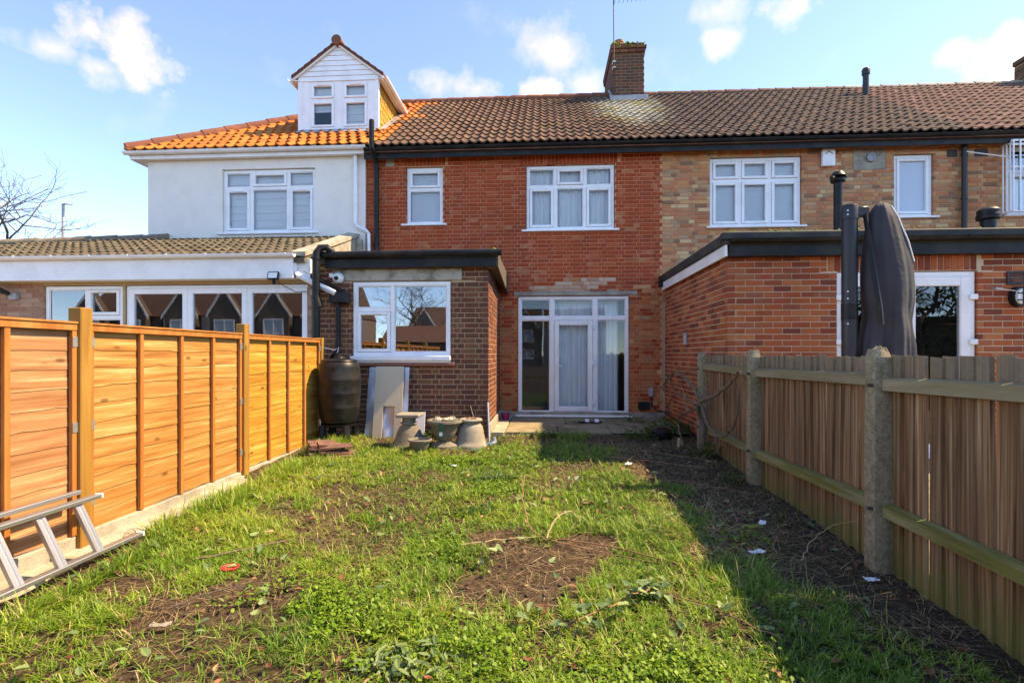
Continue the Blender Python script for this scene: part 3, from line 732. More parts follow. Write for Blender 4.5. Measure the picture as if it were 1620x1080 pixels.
def chimney():
    c = thing('chimney_stack', 'brown brick chimney with mossy top and two clay pots on the ridge', 'chimney', (2.14, 12.8, 7.5))
    x0, x1, y0, y1, z0, z1 = 1.74, 2.54, 12.80, 14.4, 7.3, 9.02
    w = build('stack_core', MB().box(x0 + .008, x1 - .008, y0 + .008, y1, z0, z1), MAT['mortar_dark'], c)
    brickwork(w, (x0, y0, 0), (1, 0), 0, [(a, b, p + 7.65, q + 7.65) for (a, b, p, q) in layout(x1 - x0, 0, z1 - 7.65, [], .078, .215, 'stretcher', .011)], 'brick_stack', 150)
    brickwork(w, (x0, y1, 0), (0, -1), -math.pi / 2, [(a, b, p + 7.65, q + 7.65) for (a, b, p, q) in layout(y1 - y0, 0, z1 - 7.65, [], .078, .215, 'stretcher', .011)], 'brick_stack', 150)
    for i, (e, za, zb) in enumerate(((.035, 9.02, 9.11), (.05, 9.115, 9.20), (.0, 9.20, 9.27))):
        x = x0 - e
        while x < x1 + e - .02:
            build('corbel_brick', MB().box(x, min(x + .205, x1 + e), y0 - e, y0 - e + .12, za + .003, zb - .004, .006), MAT['brick_brown'], c); x += .215
        build('corbel', MB().box(x0 - e, x1 + e, y0 - e + .122, y1, za, zb, .006), MAT['brick_stack'], c)
    f = MB(); n = 40; fl = MB()
    for k in range(70):
        x = random.uniform(x0, x1 - .05); r_ = random.uniform(.02, .06); fl.lathe([(.001, 9.24 - .0), (r_, 9.25), (r_ * .8, 9.26 + r_ * .5), (.001, 9.27 + r_ * .8)], x, random.uniform(y0 - .03, y0 + .5), 7)
    for k in range(26):
        x = random.uniform(x0, x1); r_ = random.uniform(.015, .035); z = random.uniform(9.12, 9.26); fl.lathe([(.001, z - r_), (r_, z), (.001, z + r_)], x, y0 - .05, 6)
    tag(build('moss', fl, MAT['moss'], c, smooth=True), kind='stuff')
    for (x, y, h) in ((1.95, 13.1, .24), (2.30, 13.45, .20)):
        build('chimney_pot', MB().lathe([(.115, 9.25), (.11, 9.25 + h * .75), (.125, 9.25 + h * .8), (.125, 9.25 + h), (.09, 9.25 + h), (.085, 9.3)], x, y, 20), MAT['terracotta'], c, smooth=True)
    build('flashing', MB().add([(x0 - .06, y0 - .02, 7.80), (x1 + .1, y0 - .02, 7.80), (x1 + .1, y0 - .015, 7.95), (x0 - .06, y0 - .015, 7.95), (x0 - .06, y0 - .16, 7.735), (x1 + .1, y0 - .16, 7.735)],
          [(0, 1, 2, 3), (4, 5, 1, 0)]).box(x0 - .05, x1 + .08, y0 - .03, y0 - .005, 7.78, 7.93, .004), MAT['lead'], c)
    build('flashing_step', MB().prism([(y0 - .02, 7.82), (y0 + .62, 8.28), (y0 + .62, 8.42), (y0 - .02, 7.98)], x0 - .016, x0 - .008, 'x'), MAT['lead'], c)
    a = thing('television_aerial', 'thin metal aerial with short rods strapped to chimney', 'aerial', (1.76, 12.72, 8.5))
    build('mast', MB().tube([(1.77, 12.70, 8.55), (1.755, 12.70, 10.34)], .0135, 6), MAT['grey_plastic'], a)
    build('boom', MB().tube([(1.70, 12.70, 10.33), (2.70, 12.66, 10.35)], .012, 6), MAT['grey_plastic'], a)
    for i in range(9): build('rod', MB().tube([(1.80 + i * .105, 12.50 + i * .012, 10.345), (1.80 + i * .105, 12.86 - i * .012, 10.31)], .006, 5), MAT['grey_plastic'], a)
    build('strap', MB().box(1.735, 1.80, 12.66, 12.80, 8.72, 8.76, .004).box(1.735, 1.80, 12.66, 12.80, 8.58, 8.61, .004), MAT['galv'], a)
    # further stack at the right
    c2 = thing('chimney_stack', 'small brown chimney with red pot on the far right roof', 'chimney', (12.7, 12.9, 7.6))
    w = build('stack_core', MB().box(12.06, 13.0, 12.9, 13.6, 7.3, 8.75), MAT['mortar_dark'], c2)
    brickwork(w, (12.05, 12.89, 0), (1, 0), 0, [(a_, b, p + 7.7, q + 7.7) for (a_, b, p, q) in layout(.96, 0, 1.0, [], .078, .215, 'stretcher', .011)], 'brick_stack', 100)
    brickwork(w, (12.05, 13.6, 0), (0, -1), -math.pi / 2, [(a_, b, p + 7.7, q + 7.7) for (a_, b, p, q) in layout(.7, 0, 1.0, [], .078, .215, 'stretcher', .011)], 'brick_stack', 100)
    build('corbel', MB().box(12.0, 13.06, 12.84, 13.6, 8.74, 8.86, .01), MAT['brick_stack'], c2)
    build('chimney_pot', MB().lathe([(.14, 8.85), (.12, 9.1), (.14, 9.12), (.14, 9.2), (.09, 9.2)], 12.2, 13.1, 18), MAT['terracotta'], c2, smooth=True)
chimney()

# ================================================================== BUFF HOUSE and the house beyond
def buff_house():
    h = thing('terraced_house', 'buff and pink brick house behind the flat-roofed red brick extension', 'house', (5, YF, 0))
    X0, X1 = 2.24, 7.70
    ops = [(3.13, 4.81, 3.79, 5.10), (6.45, 7.15, 3.92, 5.08)]
    rel = [(a - X0, b - X0, c, d) for (a, b, c, d) in ops]
    w = build('wall', shift(wall_mesh(X1 - X0 - .001, 0, 5.32, rel, .008, .21), X0 + .001, YF, 0), MAT['mortar_buff'], h)
    sold = []; lay = list(rel) + [(5.72 - X0, 6.30 - X0, 4.80, 5.20), (0, 9, 0, 2.4)]
    for (a, b, z) in ((3.05, 4.9, 5.11),): 
        lay.append((a - X0, b - X0, z, z + .2)); x = a
        while x + .065 < b: sold.append((x - X0, x - X0 + .064, z, z + .19)); x += .0745
    rects = layout(X1 - X0, 2.4, 5.32, lay, .0735, .212, 'flemish', .010, .05) + sold
    brickwork(w, (X0, YF, 0), (1, 0), 0, rects, 'brick_buff', 300, lambda P: P.z > 2.9)
    y = YF + .05; xa, xb = 3.695, 4.245
    window(h, 3.14, 4.80, 3.80, 5.09, y, [(3.195, xa - .03, 4.70, 5.035), (xa + .03, xb - .03, 4.70, 5.035), (xb + .03, 4.745, 4.70, 5.035), (3.195, xa - .03, 3.855, 4.64), (xa + .03, xb - .03, 3.855, 4.64), (xb + .03, 4.745, 3.855, 4.64)],
           [(xa, 3.855, 5.035), (xb, 3.855, 5.035)], [(4.67, 3.195, 4.745)], (0, 1, 2, 3, 4, 5), ('venetian', 3.18, 4.76, 3.84, 5.05), (3.06, 4.88, 3.80), label='six-pane upstairs window with grey blinds')
    window(h, 6.46, 7.14, 3.93, 5.07, y, [(6.515, 7.085, 3.985, 5.015)], [], [], (0,), None, (6.40, 7.22, 3.93), True, label='narrow frosted upstairs window')
    pm = MB()
    for (a, b, c, d) in cut([(5.725, 6.295, 4.802, 5.198)], (6.0, 6.0, 5, 5)): pm.box(a, b, YF - .003, YF + .03, c, d, .004)
    pv = build('cement_patch', pm, MAT['concrete_pale'], h)
    for i in range(5):
        for k in range(2): build('grey_brick', MB().box(5.74 + k * .28 + (i % 2) * .02, 5.98 + k * .28, YF - .007, YF + .02, 4.815 + i * .076, 4.875 + i * .076, .005), MAT['concrete'], pv)
    build('wall_vent', MB().lathe([(.001, 0), (.05, 0), (.052, .012), (.075, .014), (.078, .0), (.078, -.02), (.001, -.02)], 0, 0, 20), MAT['lead'], h)
    v = [c for c in h.children if c.name.startswith('wall_vent')][0]; v.location = Vector((6.02, YF - .02, 5.02)) - WO[h]; v.rotation_euler = (R(90), 0, 0)
    build('fascia', MB().box(X0 + .001, X1, YF - .20, YF - .175, 5.16, 5.325), MAT['black_plastic'], h)
    build('soffit', MB().box(X0 + .001, X1, YF - .174, YF + .2, 5.305, 5.322), MAT['black_plastic'], h)
    gutter(h, X0 + .003, X1, 9.375, 5.33, 'black_plastic', .06)
    r = roof_solid(h, X0 + .002, X1, 'ridge_dull')
    tile_roof(r, 'roman', 'tile_dull', X0, X1, .341, .335, EAVE_Y, EAVE_Z, RID_Y, RID_Z)
    ridge_run(r, (2.6, RID_Y, RID_Z), (X1, RID_Y, RID_Z - .02), .10, 12, 'ridge_dull')
    build('house_body', MB().box(X0 + .01, X1, 11.6, 17.1, 0, 5.26), MAT['brick_pink'], h)
    vp = thing('roof_vent_pipe', 'black vent pipe with cap on the buff house roof', 'vent pipe', (8.35, 12.75, 7.6))
    build('pipe', MB().tube([(7.72, 12.5, 7.45), (7.72, 12.5, 8.12)], .065, 14), MAT['grey_plastic'], vp, smooth=True)
    build('cap', MB().lathe([(.065, 8.10), (.085, 8.10), (.09, 8.2), (.07, 8.25), (.001, 8.27)], 7.72, 12.5, 16), MAT['grey_plastic'], vp, smooth=True)
    build('flashing', MB().box(7.60, 8.25, 12.15, 12.62, 7.44, 7.50, .01), MAT['lead'], vp)
    vp['label'] = 'black vent pipe with domed cap standing on the roof slope'
    vp.location = (7.72, 12.5, 7.45)
    for c in vp.children: c.location = c.location - (Vector((7.72, 12.5, 7.45)) - WO[vp])
    for c in vp.children:
        if c.name.startswith('flashing'): c.rotation_euler = (R(35), 0, 0); c.location = Vector((.15, -.1, -.06))
    b = thing('alarm_box', 'white burglar alarm box with dark roof mark on buff wall', 'alarm box', (5.25, YF - .07, 4.87))
    build('cover', MB().box(5.14, 5.37, YF - .075, YF - .004, 4.87, 5.19, .012), MAT['upvc'], b)
    mk = MB()
    for s in (-1, 1): mk.add([(5.255, YF - .0765, 5.145), (5.255, YF - .0765, 5.13), (5.255 + s * .075, YF - .0765, 5.075), (5.255 + s * .075, YF - .0765, 5.09)], [(0, 1, 2, 3) if s < 0 else (3, 2, 1, 0)])
    build('mark', mk, MAT['black_plastic'], b)
    build('grille', MB().box(5.20, 5.31, YF - .0785, YF - .0752, 4.90, 4.975), MAT['white_fascia'], b)
    # house beyond
    k = thing('terraced_house', 'buff brick house at the far right with barred window', 'house', (10, YF, 0))
    X0, X1 = 7.70, 13.6; ops = [(8.42, 9.9, 3.92, 5.18)]; rel = [(a - X0, b - X0, c, d) for (a, b, c, d) in ops]
    w = build('wall', shift(wall_mesh(X1 - X0 - .001, 0, 5.32, rel, .008, .21), X0 + .001, YF, 0), MAT['mortar_buff'], k)
    rects = layout(3.0, 2.4, 5.32, rel + [(0, 9, 0, 2.6)], .0735, .212, 'flemish', .010, .02)
    brickwork(w, (X0, YF, 0), (1, 0), 0, rects, 'brick_buff', 220, lambda P: P.z > 2.9)
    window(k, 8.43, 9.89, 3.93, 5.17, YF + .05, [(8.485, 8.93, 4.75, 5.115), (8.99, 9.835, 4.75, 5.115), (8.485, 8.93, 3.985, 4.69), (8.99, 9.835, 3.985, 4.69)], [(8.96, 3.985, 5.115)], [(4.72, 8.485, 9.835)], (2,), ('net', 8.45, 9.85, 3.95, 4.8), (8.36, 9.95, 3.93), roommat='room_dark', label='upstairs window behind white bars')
    build('fascia', MB().box(X0 + .001, X1, YF - .20, YF - .175, 5.16, 5.325), MAT['black_plastic'], k)
    build('soffit', MB().box(X0 + .001, X1, YF - .174, YF + .2, 5.305, 5.322), MAT['black_plastic'], k)
    gutter(k, X0 + .003, X1, 9.375, 5.34, 'black_plastic', .06)
    r = roof_solid(k, X0 + .002, X1, 'ridge_dull')
    tile_roof(r, 'roman', 'tile_red', X0, X1, .341, .335, EAVE_Y, EAVE_Z, RID_Y, RID_Z)
    ridge_run(r, (X0, RID_Y, RID_Z - .02), (X1, RID_Y, RID_Z - .02), .10, 13, 'concrete_pale')
    build('house_body', MB().box(X0 + .01, X1, 11.6, 17.1, 0, 5.26), MAT['brick_pink'], k)
    d = MB(); d.tube([(7.62, YF - .07, 2.9), (7.62, YF - .07, 5.3)], .042, 12)
    for z in (3.3, 4.2, 5.0): d.tube([(7.62, YF - .07, z), (7.62, YF - .07, z + .05)], .052, 12)
    build('downpipe', d, MAT['grey_plastic'], k, smooth=True)
    for (a, b_) in ((7.02 + .35, 7.55), (7.85, 8.08)): build('air_brick', MB().box(a, b_, YF - .006, YF + .03, 5.0, 5.14, .005), MAT['room_dark'], k)
    g = thing('window_bars', 'white metal security bars standing out from the far right window', 'window bars', (9.1, YF - .2, 3.9))
    ya = YF - .26
    for i in range(14):
        x = 8.30 + i * .115; build('bar', MB().box(x - .012, x + .012, ya, ya + .02, 3.93, 5.20, .003), MAT['upvc'], g)
    for z in (3.94, 4.72, 5.12, 5.19): build('cross_bar', MB().box(8.28, 9.86, ya + .021, ya + .04, z - .018, z + .018, .003), MAT['upvc'], g)
    for z in (3.94, 5.17):
        build('side_bar', MB().box(8.285, 8.31, ya + .04, YF - .002, z - .014, z + .014, .003), MAT['upvc'], g)
    for i in range(3): build('side_bar', MB().box(8.287, 8.307, ya + .06 + i * .07, ya + .08 + i * .07, 3.96, 5.15, .003), MAT['upvc'], g)
    tag(build('washing_line_strut', MB().tube([(7.62, YF - .12, 5.05), (8.30, YF - .16, 4.92)], .010, 6), MAT['upvc']), 'thin white rod running from downpipe to window bars', 'rod')
buff_house()

# ================================================================== WHITE HOUSE (left)
def white_house():
    h = thing('end_house', 'white rendered end house with orange hipped roof', 'house', (-5.7, 9.6, 0))
    X0, X1, y0 = -7.96, -3.484, 9.585
    ops = [(-6.41, -4.50, 3.80, 5.08)]; rel = [(a - X0, b - X0, c, d) for (a, b, c, d) in ops]
    build('wall', shift(wall_mesh(X1 - X0, 0, 5.30, rel, 0, .22), X0, y0, 0), MAT['render_wall'], h)
    build('end_wall', MB().box(X0, X0 + .2, y0 + .221, 17, 0, 5.3), MAT['render_wall'], h)
    y = y0 + .05; xa, xb = -5.83, -5.07
    window(h, -6.40, -4.51, 3.81, 5.07, y, [(-6.345, xa - .03, 4.74, 5.015), (xa + .03, xb - .03, 4.74, 5.015), (xb + .03, -4.565, 4.74, 5.015), (-6.345, xa - .03, 3.865, 4.68), (xa + .03, xb - .03, 3.865, 4.68), (xb + .03, -4.565, 3.865, 4.68)],
           [(xa, 3.865, 5.015), (xb, 3.865, 5.015)], [(4.71, -6.345, -4.565)], (1, 3, 5), ('zebra', -6.36, -4.55, 3.84, 5.03), (-6.50, -4.42, 3.81), vent=(3, 5), label='wide upstairs window with striped roller blinds')
    ex, ez = -8.27, 5.42; ey = 9.38
    build('fascia', MB().box(ex + .05, X1 + .03, ey + .06, ey + .085, 5.27, 5.375).box(ex + .05, ex + .075, ey + .086, 16.9, 5.27, 5.375), MAT['white_fascia'], h)
    build('soffit', MB().box(ex + .08, X1 + .02, ey + .09, y0 + .3, 5.285, 5.30).box(ex + .08, X0 + .1, y0 + .301, 16.9, 5.285, 5.30), MAT['white_fascia'], h)
    gutter(h, ex - .02, X1 + .08, ey + .005, 5.395, 'white_fascia', .058, .72)
    # hip roof body
    rise = RID_Z - .02 - ez; run = RID_Y - ey; rx = ex + run
    m = MB(); v = [(ex, ey, ez - .06), (X1 + .02, ey, ez - .06), (X1 + .02, RID_Y, ez + rise - .04), (rx, RID_Y, ez + rise - .04), (ex, 2 * RID_Y - ey, ez - .06), (X1 + .02, 2 * RID_Y - ey, ez - .06)]
    m.add(v, [(0, 1, 2, 3), (0, 3, 4), (4, 3, 2, 5), (1, 5, 2), (0, 4, 5, 1)])
    r = build('roof', m, MAT['ridge_tile'], h)
    def inside(x, yy):
        if x < ex + (yy - ey) + .04: return False
        return not (-5.27 < x < -3.45 and yy > 10.36 and yy < 12.3)
    def mo(x, yy, mm): return mm
    tile_roof(r, 'pan', 'tile_orange', ex, X1 + .02, .205, .30, ey + .01, ez, RID_Y, RID_Z - .02, inside, True)
    ridge_run(r, (ex + .02, ey + .02, ez + .03), (rx, RID_Y, RID_Z + .02), .115, 13, 'ridge_tile', 'hip_tile')
    ridge_run(r, (rx, RID_Y, RID_Z), (X1, RID_Y, RID_Z), .11, 3, 'ridge_tile')
    d = MB(); dx = -3.66; d.box(dx - .033, dx + .033, y0 - .08, y0 - .014, 3.93, 5.36, .006)
    d.box(dx - .04, dx + .04, y0 - .087, y0 - .007, 4.5, 4.56, .004); build('downpipe', d, MAT['upvc'], h)
    d2 = MB(); d2.tube([(dx, y0 - .047, 3.95), (dx + .03, y0 - .047, 3.88), (-3.45, y0 - .047, 3.80), (-3.405, y0 - .047, 3.74), (-3.40, y0 - .047, 2.97)], .036, 4); build('downpipe', d2, MAT['upvc'], h)
    build('house_body', MB().box(X0 + .21, X1, 11.6, 17, 0, 5.26), MAT['render_wall'], h)
    # dormer
    D = thing('dormer', 'white clad gabled dormer on the orange roof', 'dormer', (-4.37, 10.4, 6.1))
    a, b, yf = -5.24, -3.50, 10.40; zb, ze, zr = 6.10, 7.36, 8.00; mid = (a + b) / 2
    wz0, wz1 = 6.20, 7.22
    w1, w2, w3, w4 = -5.01, -4.42, -4.30, -3.70
    fr = MB()
    for (p, q) in ((a, w1), (w2, w3), (w4, b)): fr.box(p, q, yf, yf + .10, zb - .02, wz1)
    fr.box(a + .1, b - .1, yf + .002, yf + .10, zb - .015, wz0 + .001)
    build('front_wall', fr, MAT['upvc'], D)
    for (p, q) in ((a - .01, a + .07), (b - .07, b + .01)): build('corner_trim', MB().box(p, q, yf - .018, yf - .001, zb - .02, wz1, .004), MAT['upvc'], D)
    z = wz1 + .002
    while z < zr - .06:
        z2 = min(z + .105, zr - .04); hw = lambda zz: min((b - a) / 2 + .02, (zr - zz) / (zr - ze) * ((b - a) / 2 + .0))
        h0, h1 = hw(z), max(hw(z2 - .004), .01)
        if z < ze: h0 = (b - a) / 2 + .01
        if z2 <= ze + .02: h1 = (b - a) / 2 + .01
        build('cladding_board', MB().add([(mid - h0, yf - .022, z), (mid + h0, yf - .022, z), (mid + h1, yf - .010, z2 - .003), (mid - h1, yf - .010, z2 - .003), (mid - h0, yf + .08, z), (mid + h0, yf + .08, z), (mid + h1, yf + .08, z2 - .003), (mid - h1, yf + .08, z2 - .003)],
              [(0, 1, 2, 3), (7, 6, 5, 4), (0, 4, 5, 1), (1, 5, 6, 2), (2, 6, 7, 3), (3, 7, 4, 0)]), MAT['upvc'], D); z += .108
    zt = 6.83
    for (p, q) in ((w1, w2), (w3, w4)):
        window(D, p, q, wz0, wz1, yf + .005, [(p + .045, q - .045, zt + .03, wz1 - .045), (p + .045, q - .045, wz0 + .045, zt - .03)], [], [(zt, p + .045, q - .045)], (0, 1), ('zebra', p + .03, q - .03, wz0 + (.40 if p == w1 else .05), wz1 - .03), None, fw=.045, vent=(0,), roomdepth=.8)
    yb = 12.27
    def rz(y_): return ez + (y_ - ey) * rise / run
    ck = build('cheek', MB().add([(b - .03, yf + .1, zb - .05), (b - .03, yb + .1, rz(yb + .1)), (b - .03, yf + .1, ze), (b - .09, yf + .1, zb - .05), (b - .09, yb + .1, rz(yb + .1)), (b - .09, yf + .1, ze)], [(0, 1, 2), (5, 4, 3), (0, 3, 4, 1), (1, 4, 5, 2), (2, 5, 3, 0)]), MAT['tile_yellow'], D)
    build('cheek', MB().add([(a + .03, yf + .1, zb - .05), (a + .03, yb + .1, rz(yb + .1)), (a + .03, yf + .1, ze), (a + .09, yf + .1, zb - .05), (a + .09, yb + .1, rz(yb + .1)), (a + .09, yf + .1, ze)], [(2, 1, 0), (3, 4, 5), (1, 4, 3, 0), (2, 5, 4, 1), (0, 3, 5, 2)]), MAT['tile_yellow'], D)
    # hanging tiles on the cheek, rounded lower edges
    tv = [(0, -.08, 0), (0, .08, 0), (0, .08, -.13), (0, .04, -.165), (0, 0, -.178), (0, -.04, -.165), (0, -.08, -.13)]; n = 7
    vv = [(.012 if i > 1 else .002, y_, z_) for i, (x_, y_, z_) in enumerate(tv)] + [(-.004, y_, z_) for (x_, y_, z_) in tv]
    ff = [tuple(range(6, -1, -1)), tuple(range(7, 14))] + [(i, (i + 1) % 7, (i + 1) % 7 + 7, i + 7) for i in range(7)]
    me = bpy.data.meshes.new('hanging_tile'); me.from_pydata(vv, [], ff); me.materials.append(MAT['tile_yellow']); me.update()
    zz = ze; k = 0
    while zz > 6.2:
        yy = yf + .20 + (.083 if k % 2 else 0)
        while yy < yb:
            if zz - .10 > rz(yy + .03): inst('hanging_tile', me, ck, (b - .026 + random.uniform(0, .004), yy, zz), (random.uniform(-.02, .02), 0, 0))
            yy += .166
        zz -= .135; k += 1
    # dormer roof
    ov = .13; sl = (zr - ze) / ((b - a) / 2); e0 = mid - (b - a) / 2 - ov; ye = 12.95
    for s in (-1, 1):
        xe = mid + s * ((b - a) / 2 + ov); zee = ze - ov * sl
        yv = ey + (zee - ez) / (rise / run)
        q = [(xe, yf - .07, zee), (mid, yf - .07, zr), (mid, ey + (zr - ez) / (rise / run) + .1, zr), (xe, yv + .1, zee)]
        dn = [(x, y_, z_ + .045) for (x, y_, z_) in q]
        f = [(0, 1, 2, 3), (7, 6, 5, 4), (0, 4, 5, 1), (1, 5, 6, 2), (2, 6, 7, 3), (3, 7, 4, 0)]
        if s > 0: f = [t[::-1] for t in f]
        rf = build('roof_slope', MB().add(q + dn, f), MAT['ridge_tile'], D)
        # tile edges up the verge
        nstep = 7
        for i in range(nstep):
            t0, t1 = i / nstep, (i + 1.15) / nstep
            p0 = Vector((xe + (mid - xe) * t0, 0, zee + (zr - zee) * t0 + .045)); p1 = Vector((xe + (mid - xe) * t1, 0, zee + (zr - zee) * t1 + .045))
            build('verge_tile', MB().add([(p0.x, yf - .085, p0.z + .025), (p1.x, yf - .085, p1.z + .004), (p1.x, yf + .35, p1.z + .004), (p0.x, yf + .35, p0.z + .025), (p0.x, yf - .085, p0.z - .01), (p1.x, yf - .085, p1.z - .01), (p1.x, yf + .35, p1.z - .01), (p0.x, yf + .35, p0.z - .01)], f), MAT['ridge_tile'], rf)
        build('barge_board', MB().add([(xe, yf - .062, zee - .01), (mid, yf - .062, zr - .01), (mid, yf - .062, zr - .055), (xe, yf - .062, zee - .055), (xe, yf - .03, zee - .01), (mid, yf - .03, zr - .01), (mid, yf - .03, zr - .055), (xe, yf - .03, zee - .055)], f), MAT['cream_cloth'], D)
        g = MB(); gx = xe + s * .03; n = 8; prof = [(gx - .05 * math.cos(math.pi * k / (n - 1)), ze - .10 - .05 * math.sin(math.pi * k / (n - 1))) for k in range(n)]
        g.prism(prof + [(x * .9 + gx * .1, z_ + .004) for (x, z_) in prof[::-1]], yf - .08, yv + .02, 'y'); build('side_gutter', g, MAT['upvc'], D, smooth=True)
        build('side_soffit', MB().box(min(xe - s * .02, b if s > 0 else a), max(xe - s * .02, b if s > 0 else a), yf - .05, yv, ze - .135, ze - .115), MAT['white_fascia'], D)
        build('side_fascia', MB().box(xe - .012 - (.02 if s > 0 else 0), xe + .012 - (.02 if s > 0 else 0), yf - .05, yv, ze - .17, ze - .05), MAT['white_fascia'], D)
    ridge_run(D, (mid, yf - .12, zr + .035), (mid, ye, zr + .035), .10, 7, 'ridge_tile')
    build('flashing', MB().add([(b + .0, yf - .02, rz(yf - .02) + .05), (b + .16, yf - .02, rz(yf - .02) + .055), (b + .16, yb + .1, rz(yb + .1) + .055), (b + .0, yb + .1, rz(yb + .1) + .05)], [(0, 1, 2, 3)]), MAT['lead'], D)
    build('apron', MB().add([(a, yf - .14, rz(yf - .14) + .055), (b, yf - .14, rz(yf - .14) + .055), (b, yf - .004, rz(yf) + .075), (a, yf - .004, rz(yf) + .075)], [(0, 1, 2, 3)]), MAT['lead'], D)
white_house()

# ================================================================== LEAN-TO WITH FOLDING DOORS (left)
def bifold_ext():
    h = thing('lean_to_extension', 'white fronted lean-to extension with folding glass doors and brown tiled roof', 'extension', (-6, 7.55, 0))
    y0 = 7.55; X0, X1 = -11, -3.60
    ops = [(-8.04, -6.70, .3, 2.50), (-6.66, -3.66, .1, 2.50)]
    w = build('wall', shift(wall_mesh(X1 - X0, 0, 2.62, [(a - X0, b - X0, c, d) for (a, b, c, d) in ops], .008, .25), X0, y0, 0), MAT['mortar_tan'], h)
    rects = layout(X1 - X0, 0, 2.55, [(a - X0, b - X0, 0, 3) for (a, b, c, d) in [(-8.04, -3.66, 0, 0)]], .0745, .212, 'stretcher', .010)
    brickwork(w, (X0, y0, 0), (1, 0), 0, rects, 'brick_pink', 90, lambda P: P.z > 1.4)
    y = y0 + .03
    # side window
    window(h, -8.03, -6.71, .35, 2.49, y, [(-7.975, -7.36, .40, 2.435), (-7.30, -6.765, 2.02, 2.435), (-7.30, -6.765, .40, 1.96)], [(-7.33, .4, 2.435)], [(1.99, -7.30, -6.765)], (1,), None, None, roommat='room_dark', vent=(1,), roomdepth=1.8, glassmat='coated_glass', label='side window left of the folding doors')
    # folding doors
    m = MB(); ring(m, -6.65, -3.67, .12, 2.49, y, y + .07, .05); ds = build('folding_doors', m, MAT['upvc'], h)
    for i in range(3):
        a = -6.60 + i * .9766; b = a + .974; s = MB(); ring(s, a, b, .17, 2.44, y - .02, y + .05, .085, .006); lf = build('door_leaf', s, MAT['upvc'], ds)
        build('pane', MB().box(a + .08, b - .08, y + .01, y + .016, .25, 2.36), MAT['coated_glass'], ds)
    m = MB(); n = 40; v = []; f = []
    for i in range(n + 1):
        t = i / n; x = -4.1 + t * .42
        for (zz, sx) in ((.2, 0), (1.5, .02), (2.1, .0), (2.45, -.28)): v.append((x + sx * (1 - t), y + .35 + .03 * math.sin(i * 1.1), zz))
    for i in range(n):
        for k in range(3): f.append((i * 4 + k, i * 4 + 4 + k, i * 4 + 5 + k, i * 4 + 1 + k))
    build('curtain', m.add(v, f), MAT['cream_cloth'], ds, smooth=True)
    room(h, -6.65, -3.80, .12, 2.45, y + .3, 1.7, 'room_dark')
    ya = 7.36
    build('fascia', MB().box(X0, -3.79, ya - .02, ya + .02, 2.55, 2.905, .004), MAT['white_fascia'], h)
    build('soffit', MB().box(X0, -3.80, ya + .021, y0 + .02, 2.552, 2.575), MAT['white_fascia'], h)
    gutter(h, X0, -3.74, ya - .08, 2.915, 'white_fascia', .055, .62)
    # roof slab and tiles
    za, yb, zb = 2.90, 9.58, 3.70
    sl = (zb - za) / (yb - ya); hip = lambda x: min(yb, 9.58 + (x + 7.65) * .235) if x < -7.65 else yb
    P = [(-12, ya), (-3.62, ya), (-3.62, yb), (-7.65, yb), (-12, hip(-12))]
    v = [(x, y_, za + (y_ - ya) * sl - .03) for (x, y_) in P] + [(x, y_, za + (y_ - ya) * sl - .11) for (x, y_) in P]
    r = build('roof', MB().add(v, [(0, 1, 2, 3, 4), (9, 8, 7, 6, 5)] + [(i, i + 5, (i + 1) % 5 + 5, (i + 1) % 5) for i in range(5)]), MAT['tile_grey'], h)
    tile_roof(r, 'small', 'tile_grey', -10.9, -3.80, .296, .32, ya - .02, za + .0, yb, zb, lambda x, y_: y_ < hip(x) - .2)
    ridge_run(r, (-7.5, yb - .02, zb + .03), (-12, hip(-12), za + (hip(-12) - ya) * sl + .05), .085, 10, 'ridge_grey', 'hip_tile')
    # cement verge and flank wall beside the flat roof
    build('verge', MB().add([(-3.83, ya - .02, za + .0), (-3.60, ya - .02, za - .02), (-3.60, yb, zb + .0), (-3.83, yb, zb + .03), (-3.83, ya - .02, za + .055), (-3.60, ya - .02, za + .05), (-3.60, yb, zb + .055), (-3.83, yb, zb + .085)], [(0, 3, 2, 1), (4, 5, 6, 7), (0, 1, 5, 4), (1, 2, 6, 5), (2, 3, 7, 6), (3, 0, 4, 7)]), MAT['concrete_pale'], h)
    build('flank_wall', MB().prism([(7.60, .1), (9.57, .1), (9.57, 3.68), (7.60, 2.93)], -3.69, -3.605, 'x'), MAT['concrete'], h)
    build('flank_post', MB().box(-3.60, -3.50, 9.40, 9.50, 2.9, 3.62, .01), MAT['concrete_pale'], h)
    # square white rainwater pipe slanting across to the hopper
    d = MB(); yy = 7.40
    build('rainwater_pipe', d.tube([(-3.80, yy, 2.90), (-3.79, yy, 2.66), (-3.74, yy, 2.60), (-3.17, yy + .02, 2.33)], .042, 4), MAT['upvc'], h)
    build('rainwater_pipe', MB().tube([(-3.73, yy + .08, 2.86), (-3.72, yy + .06, 2.72), (-3.66, yy + .05, 2.66), (-3.08, yy + .06, 2.36)], .034, 4), MAT['black_plastic'], h)
    build('end_box', MB().box(-3.785, -3.56, 7.42, 7.52, 2.56, 2.86, .004), MAT['white_fascia'], h)
    fl = thing('floodlight', 'small black floodlight on white fascia above folding doors', 'floodlight', (-4.08, 7.3, 2.55))
    build('housing', MB().add([(-4.16, 7.27, 2.53), (-3.99, 7.27, 2.53), (-3.99, 7.30, 2.645), (-4.16, 7.30, 2.645), (-4.15, 7.325, 2.52), (-4.0, 7.325, 2.52), (-4.0, 7.35, 2.63), (-4.15, 7.35, 2.63)], [(0, 1, 2, 3), (7, 6, 5, 4), (0, 4, 5, 1), (1, 5, 6, 2), (2, 6, 7, 3), (3, 7, 4, 0)]), MAT['black_plastic'], fl)
